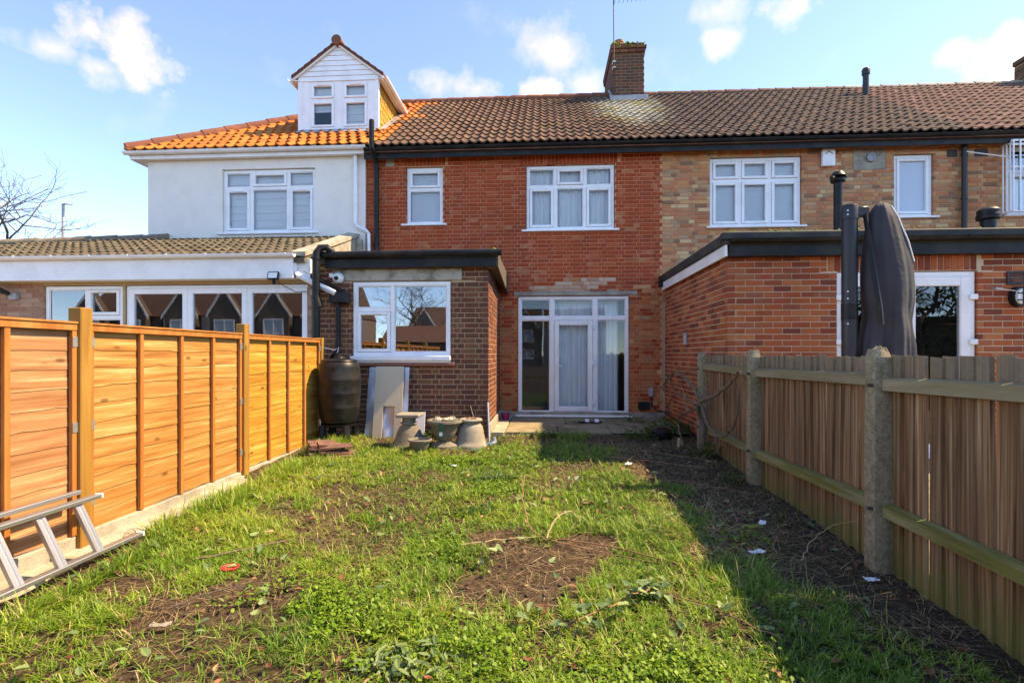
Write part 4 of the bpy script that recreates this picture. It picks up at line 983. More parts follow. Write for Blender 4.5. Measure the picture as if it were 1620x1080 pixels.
    build('lens', MB().add([(-4.145, 7.267, 2.545), (-4.005, 7.267, 2.545), (-4.005, 7.294, 2.632), (-4.145, 7.294, 2.632)], [(0, 1, 2, 3)]), MAT['lamp_glass'], fl)
    build('sensor', MB().lathe([(.001, 2.455), (.022, 2.465), (.028, 2.49), (.02, 2.52), (.001, 2.525)], -4.07, 7.31, 12), MAT['black_plastic'], fl, smooth=True)
    build('bracket', MB().box(-4.10, -4.05, 7.34, 7.385, 2.56, 2.60, .003), MAT['black_plastic'], fl)
    build('cable', MB().tube([(-4.03, 7.33, 2.50), (-3.93, 7.42, 2.42), (-3.82, 7.5, 2.36), (-3.66, 7.52, 2.37)], .006, 5), MAT['black_plastic'], fl)
    wl = thing('wall_light', 'black arm wall light on pink brick beside side window', 'wall light', (-8.55, 7.5, 2.3))
    build('base', MB().box(-8.56, -8.44, 7.47, 7.545, 2.27, 2.38, .01), MAT['lead'], wl); build('arm', MB().tube([(-8.52, 7.45, 2.36), (-8.62, 7.40, 2.42), (-8.80, 7.34, 2.45), (-9.0, 7.3, 2.44)], [.03, .04, .05, .06], 10), MAT['black_plastic'], wl, smooth=True)
bifold_ext()

# ================================================================== BROWN BRICK EXTENSION (middle)
def brown_ext():
    h = thing('brick_extension', 'dark brown brick flat-roofed extension with white window', 'extension', (-2.2, 7.6, .1))
    X0, X1, y0, z0, z1 = -3.60, -.84, 7.60, .0, 2.72
    op = [(-2.97, -1.42, 1.28, 2.53)]; rel = [(a - X0, b - X0, c, d) for (a, b, c, d) in op]
    w = build('wall', shift(wall_mesh(X1 - X0 - .008, z0, z1 + .1, rel, .008, .2), X0, y0, 0), MAT['mortar_tan'], h)
    lay = rel + [(-3.28 - X0, -1.25 - X0, 2.53, 2.722), (-3.0 - X0, -1.36 - X0, 1.215, 1.285)]
    rects = layout(X1 - X0, z0, z1, lay, .0785, .212, 'flemish', .0125, .02)
    brickwork(w, (X0, y0, 0), (1, 0), 0, rects, 'brick_brown', 300, lambda P: P.x > -3.35 and P.z > .1)
    sw = build('side_wall', MB().box(X1 - .2, X1 - .008, y0 + .201, YF, z0, z1 + .1), MAT['mortar_tan'], h)
    rects = layout(YF - y0, z0, z1, [], .0785, .212, 'flemish', .0125)
    brickwork(sw, (X1, y0 + .0, 0), (0, 1), math.pi / 2, [(a, b, c, d) for (a, b, c, d) in rects], 'brick_brown', 260, None)
    build('plinth', MB().box(X1 - .01, X1 + .03, y0 - .02, YF, .0, .33, .008), MAT['concrete'], h)
    build('lintel', MB().box(-3.28, -1.25, y0 - .016, y0 + .1, 2.535, 2.72, .01), MAT['lintel'], h)
    y = y0 + .015; mx = -2.34
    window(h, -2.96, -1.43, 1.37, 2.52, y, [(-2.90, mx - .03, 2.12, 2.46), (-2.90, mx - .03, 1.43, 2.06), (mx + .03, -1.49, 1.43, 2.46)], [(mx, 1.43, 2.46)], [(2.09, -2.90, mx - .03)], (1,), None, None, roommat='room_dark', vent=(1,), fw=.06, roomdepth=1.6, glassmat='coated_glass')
    build('window_sill', MB().box(-2.975, -1.415, y0 - .10, y0 + .05, 1.30, 1.372, .008).box(-2.965, -1.425, y0 - .06, y0 + .04, 1.268, 1.299, .004), MAT['upvc'], h)
    build('tile_sill', MB().box(-3.0, -1.36, y0 - .07, y0 + .06, 1.218, 1.262, .008), MAT['red_sill'], h)
    rf = build('roof', MB().box(X0 - .0, X1 + .13, 7.50, YF - .002, 2.775, 2.90, .01), MAT['black_felt'], h)
    build('fascia', MB().box(X0 + .25, X1 + .14, 7.46, 7.499, 2.715, 2.87, .004), MAT['black_plastic'], rf)
    build('side_fascia', MB().add([(X1 + .125, 7.47, 2.71), (X1 + .16, 7.47, 2.71), (X1 + .16, 9.62, 2.55), (X1 + .125, 9.62, 2.55), (X1 + .125, 7.47, 2.91), (X1 + .16, 7.47, 2.91), (X1 + .16, 9.62, 2.91), (X1 + .125, 9.62, 2.91)], [(0, 3, 2, 1), (4, 5, 6, 7), (0, 1, 5, 4), (1, 2, 6, 5), (2, 3, 7, 6), (3, 0, 4, 7)]), MAT['bark'], rf)
    build('side_soffit', MB().box(X1, X1 + .126, 7.5, 9.62, 2.70, 2.72), MAT['shed_wood'], rf)
    build('gutter', MB().tube([(X0 + .20, 7.40, 2.905), (X1 + .22, 7.40, 2.915)], .052, 12), MAT['black_plastic'], rf, smooth=True)
    build('moss', MB().lathe([(.001, 2.93), (.05, 2.94), (.03, 2.98), (.001, 2.99)], X1 + .10, 7.43, 8), MAT['moss'], rf)
    sp = MB(); px, py = -3.42, 7.32
    sp.tube([(px, py, .25), (px, py, 2.80), (px + .01, py, 2.92), (px + .06, py + .02, 3.0), (px + .14, py + .05, 3.01), (px + .20, py + .08, 2.96), (px + .22, py + .10, 2.88)], .057, 14)
    for z in (2.82, 2.36, 2.22, 1.3): sp.tube([(px, py, z), (px, py, z + .05)], .066, 14)
    sp.tube([(px, py, 2.26), (px + .02, py, 2.20), (px + .06, py, 2.10)], .06, 12)
    build('soil_pipe', sp, MAT['black_plastic'], h, smooth=True)
    hp = MB(); hp.box(-3.27, -2.99, 7.42, 7.585, 2.18, 2.35, .012); build('hopper', hp, MAT['black_plastic'], h)
    build('downpipe', MB().tube([(-3.16, 7.51, 2.2), (-3.16, 7.51, 1.50), (-3.17, 7.49, 1.42), (-3.22, 7.40, 1.33)], .036, 10).tube([(-3.16, 7.51, 1.52), (-3.16, 7.51, 1.57)], .046, 10), MAT['black_plastic'], h, smooth=True)
    cm = thing('security_camera', 'round white security camera on brown brick under the gutter', 'camera', (-3.2, 7.56, 2.55))
    build('dome', MB().lathe([(.001, 0), (.06, .004), (.085, .03), (.088, .06), (.001, .06)], 0, 0, 20), MAT['upvc'], cm, smooth=True)
    c = cm.children[0]; c.rotation_euler = (R(-90), 0, 0); c.location = (.02, -.05, .03)
    build('eye', MB().lathe([(.001, 0), (.032, .003), (.034, .02), (.001, .02)], 0, 0, 14), MAT['black_plastic'], cm, smooth=True)
    c = cm.children[1] if cm.children[1].name.startswith('eye') else cm.children[0]; c.rotation_euler = (R(-90), 0, 0); c.location = (.01, -.065, .02)
    build('junction_box', MB().box(-3.315, -3.25, 7.53, 7.59, 2.585, 2.65, .006), MAT['upvc'], cm)
    jb = MB(); jb.box(-3.60, -3.51, 7.48, 7.545, 2.30, 2.40, .006); tag(build('junction_box', jb, MAT['concrete_pale']), 'small grey junction box right of the folding doors', 'box')
brown_ext()

# ================================================================== RED BRICK EXTENSION (right)
def red_ext():
    h = thing('brick_extension', 'orange red brick flat-roofed extension with white patio doors behind the right fence', 'extension', (5, 6.42, 0))
    X0, X1, y0, z1 = 2.30, 9.0, 6.42, 2.64
    ops = [(3.62, 5.27, .1, 2.42)]; rel = [(a - X0, b - X0, c, d) for (a, b, c, d) in ops]
    w = build('wall', shift(wall_mesh(X1 - X0 - .008, 0, z1 + .1, rel, .008, .22), X0 + .008, y0, 0), MAT['mortar_orange'], h)
    lay = rel + [(3.50 - X0, 5.32 - X0, 2.42, 2.645)]; sold = []; x = 3.52
    while x + .066 < 5.31: sold.append((x - X0, x - X0 + .065, 2.425, 2.635)); x += .076
    rects = layout(4.6, 0, z1, lay, .0752, .215, 'stretcher', .0105) + sold
    brickwork(w, (X0, y0, 0), (1, 0), 0, rects, 'brick_orange', 300, lambda P: P.z > 1.35)
    sw = build('side_wall', MB().box(X0 + .008, X0 + .2, y0 + .221, YF, 0, z1 + .1), MAT['mortar_orange'], h)
    rects = layout(YF - y0, 0, z1, [], .0752, .215, 'stretcher', .0105)
    brickwork(sw, (X0, YF, 0), (0, -1), -math.pi / 2, rects, 'brick_orange', 300, lambda P: P.z > 1.3 or P.y > 7)
    y = y0 + .04; mid = 4.445
    m = MB(); ring(m, 3.63, 5.26, .12, 2.41, y - .01, y + .06, .06); ds = build('patio_doors', m, MAT['upvc'], h)
    for (a, b) in ((3.69, mid - .005), (mid + .005, 5.20)):
        s = MB(); ring(s, a, b, .18, 2.35, y - .028, y + .04, .115, .008); build('door_leaf', s, MAT['upvc'], ds)
        build('pane', MB().box(a + .11, b - .11, y + .0, y + .006, .29, 2.24), MAT['glass'], ds)
    for xx in (3.665, 5.225):
        for z in (1.55, 2.10): build('hinge', MB().box(xx - .05, xx + .05, y - .05, y - .0285, z - .035, z + .035, .008), MAT['upvc'], ds)
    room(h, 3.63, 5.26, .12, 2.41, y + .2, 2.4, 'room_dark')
    it = MB(); it.lathe([(.07, .2), (.08, 1.55), (.10, 1.60), (.001, 1.62)], 4.75, 7.3, 14); build('bin', it, MAT['concrete_pale'], h, smooth=True)
    rf = build('roof', MB().box(X0 - .09, X1, y0 - .14, YF - .004, 2.74, 2.85, .006), MAT['black_felt'], h)
    build('felt_edge', MB().box(X0 - .11, X1, y0 - .17, y0 - .05, 2.80, 2.895, .012), MAT['black_felt'], rf)
    build('fascia', MB().box(X0 - .02, X1, y0 - .13, y0 - .10, 2.60, 2.80, .004), MAT['black_plastic'], rf)
    build('soffit', MB().box(X0, X1, y0 - .099, y0 + .006, 2.605, 2.62), MAT['black_plastic'], rf)
    gutter(rf, X0 - .03, X1, y0 - .195, 2.80, 'black_plastic', .05, 1.2)
    build('side_felt', MB().box(X0 - .11, X0 - .03, y0 - .049, YF - .01, 2.745, 2.875, .01), MAT['black_felt'], rf)
    build('side_fascia', MB().box(X0 - .075, X0 - .045, y0 - .13, YF - .03, 2.60, 2.744, .004), MAT['white_fascia'], rf)
    build('gutter_end', MB().box(X0 - .14, X0 + .05, YF - .16, YF - .03, 2.66, 2.86, .012), MAT['black_plastic'], rf)
    ms = MB()
    for k in range(60):
        x = random.choice((random.uniform(2.25, 3.2), random.uniform(2.25, 7))); r_ = random.uniform(.008, .022); ms.lathe([(.001, 2.895), (r_, 2.90), (r_ * .6, 2.90 + r_), (.001, 2.905 + r_)], x, y0 - .12 + random.uniform(-.03, .03), 6)
    tag(build('moss', ms, MAT['moss'], rf), kind='stuff')
    v = MB(); vx, vz = 5.60, 2.24; ring(v, vx, vx + .22, vz, vz + .16, y0 - .014, y0 + .004, .022, .003); vent = build('wall_vent', v, MAT['grey_plastic'], h)
    for i in range(5): build('louvre', MB().box(vx + .022, vx + .198, y0 - .010, y0 - .002, vz + .026 + i * .023, vz + .036 + i * .023), MAT['grey_plastic'], vent)
    v2 = MB(); ring(v2, 0, .16, 0, .2, -.014, .004, .02, .003); shift(v2, X0, 8.35, 1.55, -math.pi / 2); vent = build('wall_vent', v2, MAT['lead'], h)
    for i in range(5): build('louvre', shift(MB().box(.02, .14, -.01, -.002, .026 + i * .03, .042 + i * .03), X0, 8.35, 1.55, -math.pi / 2), MAT['upvc'], vent)
    lb = thing('bulkhead_light', 'black caged oval bulkhead light on orange brick wall', 'wall light', (5.68, y0 - .06, 2.0))
    lx, lz = 5.70, 2.09; pts = [(lx + .085 * math.cos(t) * (1 if abs(math.cos(t)) < .9 else 1), lz + .125 * math.sin(t)) for t in np.linspace(0, 2 * math.pi, 20, endpoint=False)]
    build('base', MB().prism(pts, y0 - .07, y0 - .002, 'y'), MAT['black_plastic'], lb, smooth=True)
    build('diffuser', MB().prism([(lx + (p - lx) * .72, lz + (q - lz) * .76) for (p, q) in pts], y0 - .105, y0 - .06, 'y'), MAT['lamp_glass'], lb, smooth=True)
    build('guard', MB().box(lx - .008, lx + .008, y0 - .118, y0 - .1055, lz - .11, lz + .11, .003).box(lx - .075, lx + .075, y0 - .117, y0 - .106, lz + .03, lz + .042, .003).box(lx - .075, lx + .075, y0 - .117, y0 - .106, lz - .05, lz - .038, .003), MAT['black_plastic'], lb)
    br = thing('line_hook', 'small metal washing line hook beside bulkhead light', 'hook', (5.45, y0, 2.17))
    build('hook', MB().tube([(5.43, y0 + .0, 2.20), (5.44, y0 - .05, 2.19), (5.49, y0 - .07, 2.18)], .014, 7), MAT['galv'], br); build('line', MB().tube([(5.48, y0 - .07, 2.18), (6.3, y0 - .08, 2.06)], .004, 5), MAT['upvc'], br)
    # flues on the flat roof
    f1 = thing('flue_pipe', 'thin black flue with hooded cowl rising from the flat roof', 'flue', (4.55, 8.0, 2.85))
    build('pipe', MB().tube([(4.53, 8.0, 2.84), (4.53, 8.0, 4.08)], .062, 14), MAT['black_plastic'], f1, smooth=True)
    build('cowl', MB().lathe([(.062, 4.04), (.10, 4.05), (.105, 4.09), (.06, 4.10)], 4.53, 8.0, 16).lathe([(.10, 4.125), (.11, 4.14), (.07, 4.2), (.001, 4.22)], 4.53, 8.0, 16).box(4.42, 4.64, 7.97, 8.03, 4.09, 4.13).tube([(4.44, 7.95, 4.10), (4.38, 7.9, 4.08)], .03, 8), MAT['black_plastic'], f1, smooth=True)
    f2 = thing('soil_vent', 'short fat black vent with ribbed cap on the flat roof', 'vent pipe', (6.9, 8.2, 2.85))
    build('pipe', MB().tube([(6.72, 8.0, 2.84), (6.72, 8.0, 3.50)], .10, 16), MAT['black_plastic'], f2, smooth=True)
    build('cap', MB().lathe([(.10, 3.42), (.145, 3.44), (.15, 3.50), (.135, 3.51), (.14, 3.57), (.10, 3.61), (.001, 3.625)], 6.72, 8.0, 18), MAT['black_plastic'], f2, smooth=True)
red_ext()

# ================================================================== LEFT FENCE
def left_fence():
    F = thing('panel_fence', 'new orange overlap panel fence with wooden posts along the left side', 'fence', (-3.32, 5, 0))
    xf = -3.30; ztop, zbot = 1.61, .125
    posts = [1.45, 3.37, 5.30]
    spans = [(-.38, 1.40, 'fence_wood_pink'), (1.50, 3.32, 'fence_wood_pink'), (3.42, 5.25, 'fence_wood'), (5.35, 7.16, 'fence_wood_yellow')]
    for (ya, yb, mat) in spans:
        fm = MB()   # rails top and bottom, side battens
        fm.box(xf - .012, xf + .022, ya, yb, ztop - .045, ztop, .003); fm.box(xf - .03, xf + .03, ya, yb, ztop + .0015, ztop + .018, .003)
        fm.box(xf - .012, xf + .018, ya, ya + .035, zbot, ztop - .046, .003); fm.box(xf - .012, xf + .018, yb - .035, yb, zbot, ztop - .046, .003)
        pn = build('panel', fm, MAT['fence_trim'], F)
        n = 11; pitch = (ztop - .03 - zbot) / n
        for i in range(n):
            z0 = zbot + i * pitch - .02 if i else zbot; z1 = zbot + (i + 1) * pitch + .012
            m = MB(); k = 16; vs = []; ph = random.random() * 9
            for j in range(k + 1):
                y = ya + .004 + (yb - ya - .008) * j / k; wv = .006 * math.sin(y * 3.1 + ph) + .005 * math.sin(y * 7.7 + ph * 2) + (.012 * math.exp(-((y - ya - (ph * .2)) / .05) ** 2))
                xb = xf - .018; xt = xf - .024
                vs += [(xb, y, z0 + wv), (xt, y, min(z1, ztop - .012)), (xb - .006, y, z0 + wv), (xt - .006, y, min(z1, ztop - .012))]
            fs = []
            for j in range(k):
                a = j * 4; b = a + 4; fs += [(a, a + 1, b + 1, b), (a + 3, a + 2, b + 2, b + 3), (a + 2, a, b, b + 2), (a + 1, a + 3, b + 3, b + 1)]
            build('slat', m.add(vs, fs), MAT[mat], pn, origin=(xf, (ya + yb) / 2, z0))
        for t in (.26, .51, .75):
            y = ya + (yb - ya) * t; build('batten', MB().box(xf - .012, xf + .016, y - .018, y + .018, zbot, ztop - .047, .003), MAT['fence_trim'], pn)
        # concrete gravel board under the panel
        build('gravel_board', MB().box(xf - .035, xf + .012, ya, yb, -.06, zbot - .004, .006), MAT['concrete_pale'], F)
        for z in (.30, .85, 1.45):
            for yy, s in ((ya, 1), (yb, -1)): build('bracket', MB().box(xf + .0185, xf + .022, min(yy, yy + s * .035), max(yy, yy + s * .035), z, z + .07).box(xf - .02, xf + .0215, min(yy - s * .004, yy - s * .001), max(yy - s * .004, yy - s * .001), z, z + .07), MAT['galv'], F)
    for i, y in enumerate(posts):
        build('post', MB().box(xf - .055, xf + .045, y - .048, y + .048, -.12, 1.73, .006), MAT['post_wood'], F)
    build('end_post', MB().box(xf - .05, xf + .04, 7.165, 7.25, -.02, 1.64, .006), MAT['post_wood'], F)
    m = MB(); n = 60; v = []; f = []
    for i in range(n + 1):
        y = -1.2 + 8.55 * i / n; w = .17 + .03 * math.sin(i * .9) + random.uniform(-.012, .012); g = gz(xf + w, y)
        zt = max(.01, g + .022) + random.uniform(-.01, .008); zt = min(zt, .07)
        v += [(xf - .03, y, zt + .01), (xf + w * .8, y, zt), (xf + w + .05, y, g - .05)]
    for i in range(n):
        for k in range(2): f.append((i * 3 + k, i * 3 + 3 + k, i * 3 + 4 + k, i * 3 + 1 + k))
    f = [t[::-1] for t in f]
    build('footing', m.add(v, f), MAT['concrete_pale'], F, smooth=True)
left_fence()

# ================================================================== RIGHT FENCE
def right_fence():
    F = thing('board_fence', 'old weathered brown board fence with concrete posts along the right side', 'fence', (2.2, 5, 0))
    xb = 2.215
    posts = [(1.45, 1.43), (3.38, 1.44), (5.30, 1.43), (6.98, 1.42)]
    meshes = []
    for k in range(6):
        r = random.Random(k); t = r.uniform(-.005, .005); m = MB(); w = .058
        m.add([(0, -w, 0), (.006, w, 0), (.006, w, 1.39 + t), (0, -w, 1.387 + t), (.022, -w, 0), (.014, w, 0), (.014, w, 1.39 + t), (.022, -w, 1.385 + t)],
              [(0, 3, 2, 1), (4, 5, 6, 7), (0, 1, 5, 4), (1, 2, 6, 5), (2, 3, 7, 6), (3, 0, 4, 7)])
        me = bpy.data.meshes.new('board'); me.from_pydata(m.v, [], m.f); me.materials.append(MAT['board_wood']); me.update(); meshes.append(me)
    y = .2; i = 0
    while y < 6.95:
        near = any(abs(y - p) < .02 for p, _ in posts)
        g = gz(2.2, y) - .06
        pitch = random.uniform(.097, .108)
        if abs(y - 2.98) < .055: pitch += .012
        o = inst('board', meshes[i % 6], F, (xb + random.uniform(-.003, .003), y, g), (random.uniform(-.012, .012), random.uniform(-.01, .01), random.uniform(-.16, -.09)), (1, random.uniform(.92, 1.0), (1.39 - g) / 1.39 + random.uniform(-.006, .006)))
        y += pitch; i += 1
    P = []
    ends = [-.2] + [p for p, _ in posts]
    for a, b in zip(ends[:-1], ends[1:]):
        for (z, m_, hh, xo) in ((1.225, 'rail_wood', .042, .0), (.40, 'rail_mossy', .042, .0)):
            sag = random.uniform(-.015, .015)
            v = []; X = (xb - .062, xb - .008)
            for yy, zz in ((a + .05, z + sag), (b - .05, z - sag)):
                v += [(X[0], yy, zz - hh), (X[1], yy, zz - hh - .01), (X[1], yy, zz + hh), (X[0], yy, zz + hh - .012)]
            build('rail', MB().add(v, [(0, 1, 2, 3), (7, 6, 5, 4), (0, 4, 5, 1), (1, 5, 6, 2), (2, 6, 7, 3), (3, 7, 4, 0)]), MAT[m_], F)
    for (py, zt) in posts:
        # tapered concrete post with chipped top
        v = []; rows = [(-.25, .062), (.0, .060), (.4, .059), (.9, .057), (1.25, .055), (zt - .06, .054), (zt, .040)]
        n = 12; c = MB(); rr = random.Random(int(py * 100))
        for (z, s) in rows:
            for k in range(n):
                t = 2 * math.pi * (k + .5) / n; d = s / max(abs(math.cos(t)), abs(math.sin(t))) * (.93 if k % 3 == 1 else 1.0)
                d *= 1 + rr.uniform(-.02, .02) * (3 if z > zt - .1 else 1); v.append((2.165 + d * math.cos(t), py + d * math.sin(t), z + (rr.uniform(-.03, .02) if z == zt else 0)))
        f = [(i * n + k, i * n + (k + 1) % n, (i + 1) * n + (k + 1) % n, (i + 1) * n + k) for i in range(len(rows) - 1) for k in range(n)] + [tuple(range((len(rows) - 1) * n, len(rows) * n))]
        po = build('post', c.add(v, f), MAT['post_concrete'], F)
        for z in (1.20, .41): build('bolt', MB().tube([(2.165 - .05, py - .03, z), (2.165 - .085, py - .03, z)], .012, 8), MAT['bark'], po)
    #build('post_base', MB().lathe([(.16, -.06), (.15, .02), (.09, .05), (.001, .06)], 2.12, 3.33, 9), MAT['concrete'], F)
right_fence()

# ================================================================== PARASOL (neighbour's)
def parasol():
    T = thing('cantilever_parasol', 'folded cantilever parasol in a dark grey cover behind the right fence', 'parasol', (3.35, 5.2, .05))
    Y = 5.2; X = 3.055
    build('post', MB().tube([(X, Y, .05), (X, Y, 2.80)], .070, 20), MAT['grey_plastic'], T, smooth=True)
    build('collar', MB().tube([(X, Y, 2.74), (X, Y, 2.86), (X, Y, 2.885)], [.077, .077, .068], 20).box(X + .05, X + .165, Y - .05, Y + .05, 2.77, 2.865, .01), MAT['grey_plastic'], T, smooth=True)
    for z in (2.82, 2.78, 2.02, 1.95, 1.70): build('bolt', MB().tube([(X - .045, Y - .05, z), (X - .052, Y - .062, z)], .009, 8), MAT['galv'], T)
    build('sleeve', MB().tube([(X, Y, 1.74), (X, Y, 1.90)], .0735, 20), MAT['black_plastic'], T, smooth=True)
    build('strut', MB().tube([(X + .13, Y - .03, 2.80), (X + .125, Y - .15, 2.3), (X + .15, Y - .22, 1.85), (X + .165, Y - .22, 1.68)], .022, 8), MAT['black_plastic'], T, smooth=True)
    # cover: folded cloth over the closed canopy
    cx = X + .325; n = 96; rows = [(.30, .29), (.6, .285), (.9, .275), (1.2, .275), (1.45, .275), (1.6, .265), (1.72, .255), (1.80, .255), (1.95, .27), (2.1, .268), (2.3, .258), (2.5, .238), (2.65, .215), (2.74, .195), (2.80, .16), (2.86, .115), (2.90, .06), (2.91, .004)]
    v = []
    PIP = []
    def nz(a, b): return float(vnoise(np.array([a]), np.array([b]))[0]) - .5
    for i, (z, r) in enumerate(rows):
        lean = .05 * math.exp(-((z - 2.0) / .8) ** 2) - .02 + (z - 1.4) * -.006
        for k in range(n):
            t = 2 * math.pi * k / n
            fold = .045 * math.sin(5 * t + 1.6 * z) + .022 * math.sin(9 * t - 3.0 * z + 2) + .013 * math.sin(17 * t + 5 * z)
            pinch = math.exp(-((z - 1.68) / .25) ** 2); low = max(0, min(1, (1.8 - z) / .5))
            d = r * .86 * (1 + fold * (1.0 + 2.4 * low)) * (1 - .16 * math.exp(-((z - 2.75) / .3) ** 2)) + .10 * r * pinch * math.sin(3 * t + z * 11) * .6 + .05 * r * nz(t * 2.5, z * 6)
            if math.cos(t) < -.2: d *= 1 - .12 * pinch
            v.append((cx + lean + d * math.cos(t), Y + d * math.sin(t) * .85, z + .02 * nz(t * 3, z * 3)))
            if 2.2 < z < 2.88 and k == int(81 + (2.88 - z) * 12): PIP.append((cx + lean + (d + .001) * math.cos(t), Y + (d + .001) * math.sin(t) * .85 - .002, z))
    m = MB(); f = [(i * n + k, i * n + (k + 1) % n, (i + 1) * n + (k + 1) % n, (i + 1) * n + k) for i in range(len(rows) - 1) for k in range(n)]
    cov = build('cover', m.add(v, f), MAT['cover_cloth'], T, smooth=True)
    sm = cov.modifiers.new('subdivision', 'SUBSURF'); sm.levels = 2; sm.render_levels = 2
    zp = PIP[::-1]
    build('piping', MB().tube(zp, .007, 6), MAT['grey_blind'], cov, smooth=True)
parasol()

# ================================================================== WATER BUTT and boards
def butt():
    B = thing('water_butt', 'black ribbed water butt on a stand between fence and brown brick wall', 'water butt', (-2.98, 7.15, .15))
    x, y = -2.97, 7.10; z = .40
    prof = [(.20, z), (.245, z + .02), (.275, z + .10), (.29, z + .22), (.296, z + .235), (.293, z + .25), (.30, z + .42), (.306, z + .435), (.303, z + .45), (.303, z + .62), (.308, z + .635), (.303, z + .65), (.29, z + .80), (.275, z + .86), (.25, z + .89)]
    build('barrel', MB().lathe(prof, x, y, 40), MAT['black_plastic'], B, smooth=True)
    build('lid', MB().lathe([(.252, z + .875), (.258, z + .90), (.25, z + .915), (.20, z + .93), (.08, z + .94), (.07, z + .965), (.001, z + .97)], x, y, 36), MAT['black_plastic'], B, smooth=True)
    build('overflow_cap', MB().lathe([(.001, 0), (.026, 0), (.028, .014), (.012, .016), (.001, .02)], 0, 0, 16), MAT['black_plastic'], B, smooth=True)
    c = B.children[-1] if False else [o for o in B.children if o.name.startswith('overflow_cap')][0]; c.rotation_euler = (R(90), 0, 0); c.location = Vector((x + .04, y - .278, z + .80)) - WO[B]
    st = MB(); st.lathe([(.25, z - .03), (.26, z - .002), (.001, z - .001)], x, y, 24); build('stand_top', st, MAT['black_plastic'], B, smooth=True)
    for (dx, dy) in ((-.17, -.17), (.17, -.17), (.17, .17), (-.17, .17)): build('stand_leg', MB().tube([(x + dx, y + dy, z - .02), (x + dx * 1.15, y + dy * 1.15, gz(x, y) - .05)], [.05, .065], 8), MAT['black_plastic'], B, smooth=True)
    hs = MB(); pts = [(-3.20, 7.38, 1.36), (-3.12, 7.30, 1.42), (-3.05, 7.22, 1.36), (-2.99, 7.16, 1.365)]; build('filler_hose', hs.tube(pts, .03, 10), MAT['black_plastic'], B, smooth=True)
    build('hose_tie', MB().tube([(-3.36, 7.27, 1.58), (-3.28, 7.27, 1.50), (-3.12, 7.28, 1.46), (-3.05, 7.28, 1.50), (-3.08, 7.28, 1.40), (-3.0, 7.26, 1.34)], .007, 5), MAT['litter_white'], B)
    t = thing('garden_tap', 'small metal tap and pipe low beside the fence end', 'tap', (-3.2, 6.98, .1))
    build('pipe', MB().tube([(-3.2, 6.98, .05), (-3.2, 6.98, .5)], .012, 8), MAT['galv'], t, smooth=True)
    build('body', MB().tube([(-3.2, 6.98, .22), (-3.16, 6.90, .22), (-3.155, 6.86, .20), (-3.155, 6.85, .15)], .02, 8).tube([(-3.2, 6.95, .44), (-3.14, 6.95, .44)], .01, 6), MAT['galv'], t, smooth=True)

    def leaning(name, label, x0, x1, z0, z1, yb, yt, th, mat, cat='board', tilt=0):
        v = []
        for (a, b, z, yy) in ((x0, x1, z0, yb), (x0 + tilt, x1 + tilt, z1, yt)):
            v += [(a, yy, z), (b, yy, z), (b, yy + th, z), (a, yy + th, z)]
        return tag(build(name, MB().add(v, [(3, 2, 1, 0), (4, 5, 6, 7), (0, 1, 5, 4), (1, 2, 6, 5), (2, 3, 7, 6), (3, 0, 4, 7)]), MAT[mat]), label, cat)
    g = gz(-2.2, 7.2)
    # wrapped tall board at the back, laminate board in front, small panel
    wb = thing('wrapped_panel', 'tall panel wrapped in grey foil film leaning behind the laminate board', 'panel', (-2.3, 7.4, g))
    v = []; n = 10
    for j in range(13):
        t = j / 12
        for i in range(n + 1):
            s = i / n; x = -2.66 + .62 * s + (-.03 * (1 - t) if i == 0 else 0); wr = .018 * math.sin(s * 11 + t * 7) * (1 - t) + .012 * math.sin(s * 23 - t * 17) * (1 - t)
            v.append((x, 7.36 + .15 * t + wr - .01, g + .0 + (1.20 - g) * t))
    f = [(j * (n + 1) + i, j * (n + 1) + i + 1, (j + 1) * (n + 1) + i + 1, (j + 1) * (n + 1) + i) for j in range(12) for i in range(n)]
    build('film', MB().add(v, f), MAT['foil_sheet'], wb, smooth=True)
    vb = [(-2.64, 7.40, g), (-2.06, 7.40, g), (-2.06, 7.42, g), (-2.64, 7.42, g), (-2.64, 7.545, 1.19), (-2.06, 7.545, 1.19), (-2.06, 7.565, 1.19), (-2.64, 7.565, 1.19)]
    build('core', MB().add(vb, [(3, 2, 1, 0), (4, 5, 6, 7), (0, 1, 5, 4), (1, 2, 6, 5), (2, 3, 7, 6), (3, 0, 4, 7)]), MAT['lead'], wb)
    lb = thing('laminate_board', 'tall beige laminate board with a cut-out leaning under the window', 'board', (-2.35, 7.15, g))
    a0, a1, b0, b1 = -2.545, -2.115, -2.49, -2.12; zc = .62
    def lp(x, z):
        t = (z - g) / (1.21 - g); return (x + .0 * t, 7.28 + .18 * t, z)
    def slab(x0, x1, z0, z1):
        q = [lp(x0, z0), lp(x1, z0), lp(x1, z1), lp(x0, z1)]; d = [(x, y_ + .018, z_ + .004) for (x, y_, z_) in q]
        return MB().add(q + d, [(0, 1, 2, 3), (7, 6, 5, 4), (0, 4, 5, 1), (1, 5, 6, 2), (2, 6, 7, 3), (3, 7, 4, 0)])
    m = MB()
    for s in (slab(a0, a1, zc, 1.21), slab(a0, -2.405, g, zc), slab(-2.225, a1, g, zc)): m.add(s.v, s.f)
    build('board', m, MAT['laminate'], lb)
    leaning('panel_offcut', 'small pale blue-grey panel leaning low beside the laminate board', -2.01, -1.79, g, .52, 7.38, 7.47, .02, 'grey_blind')
butt()

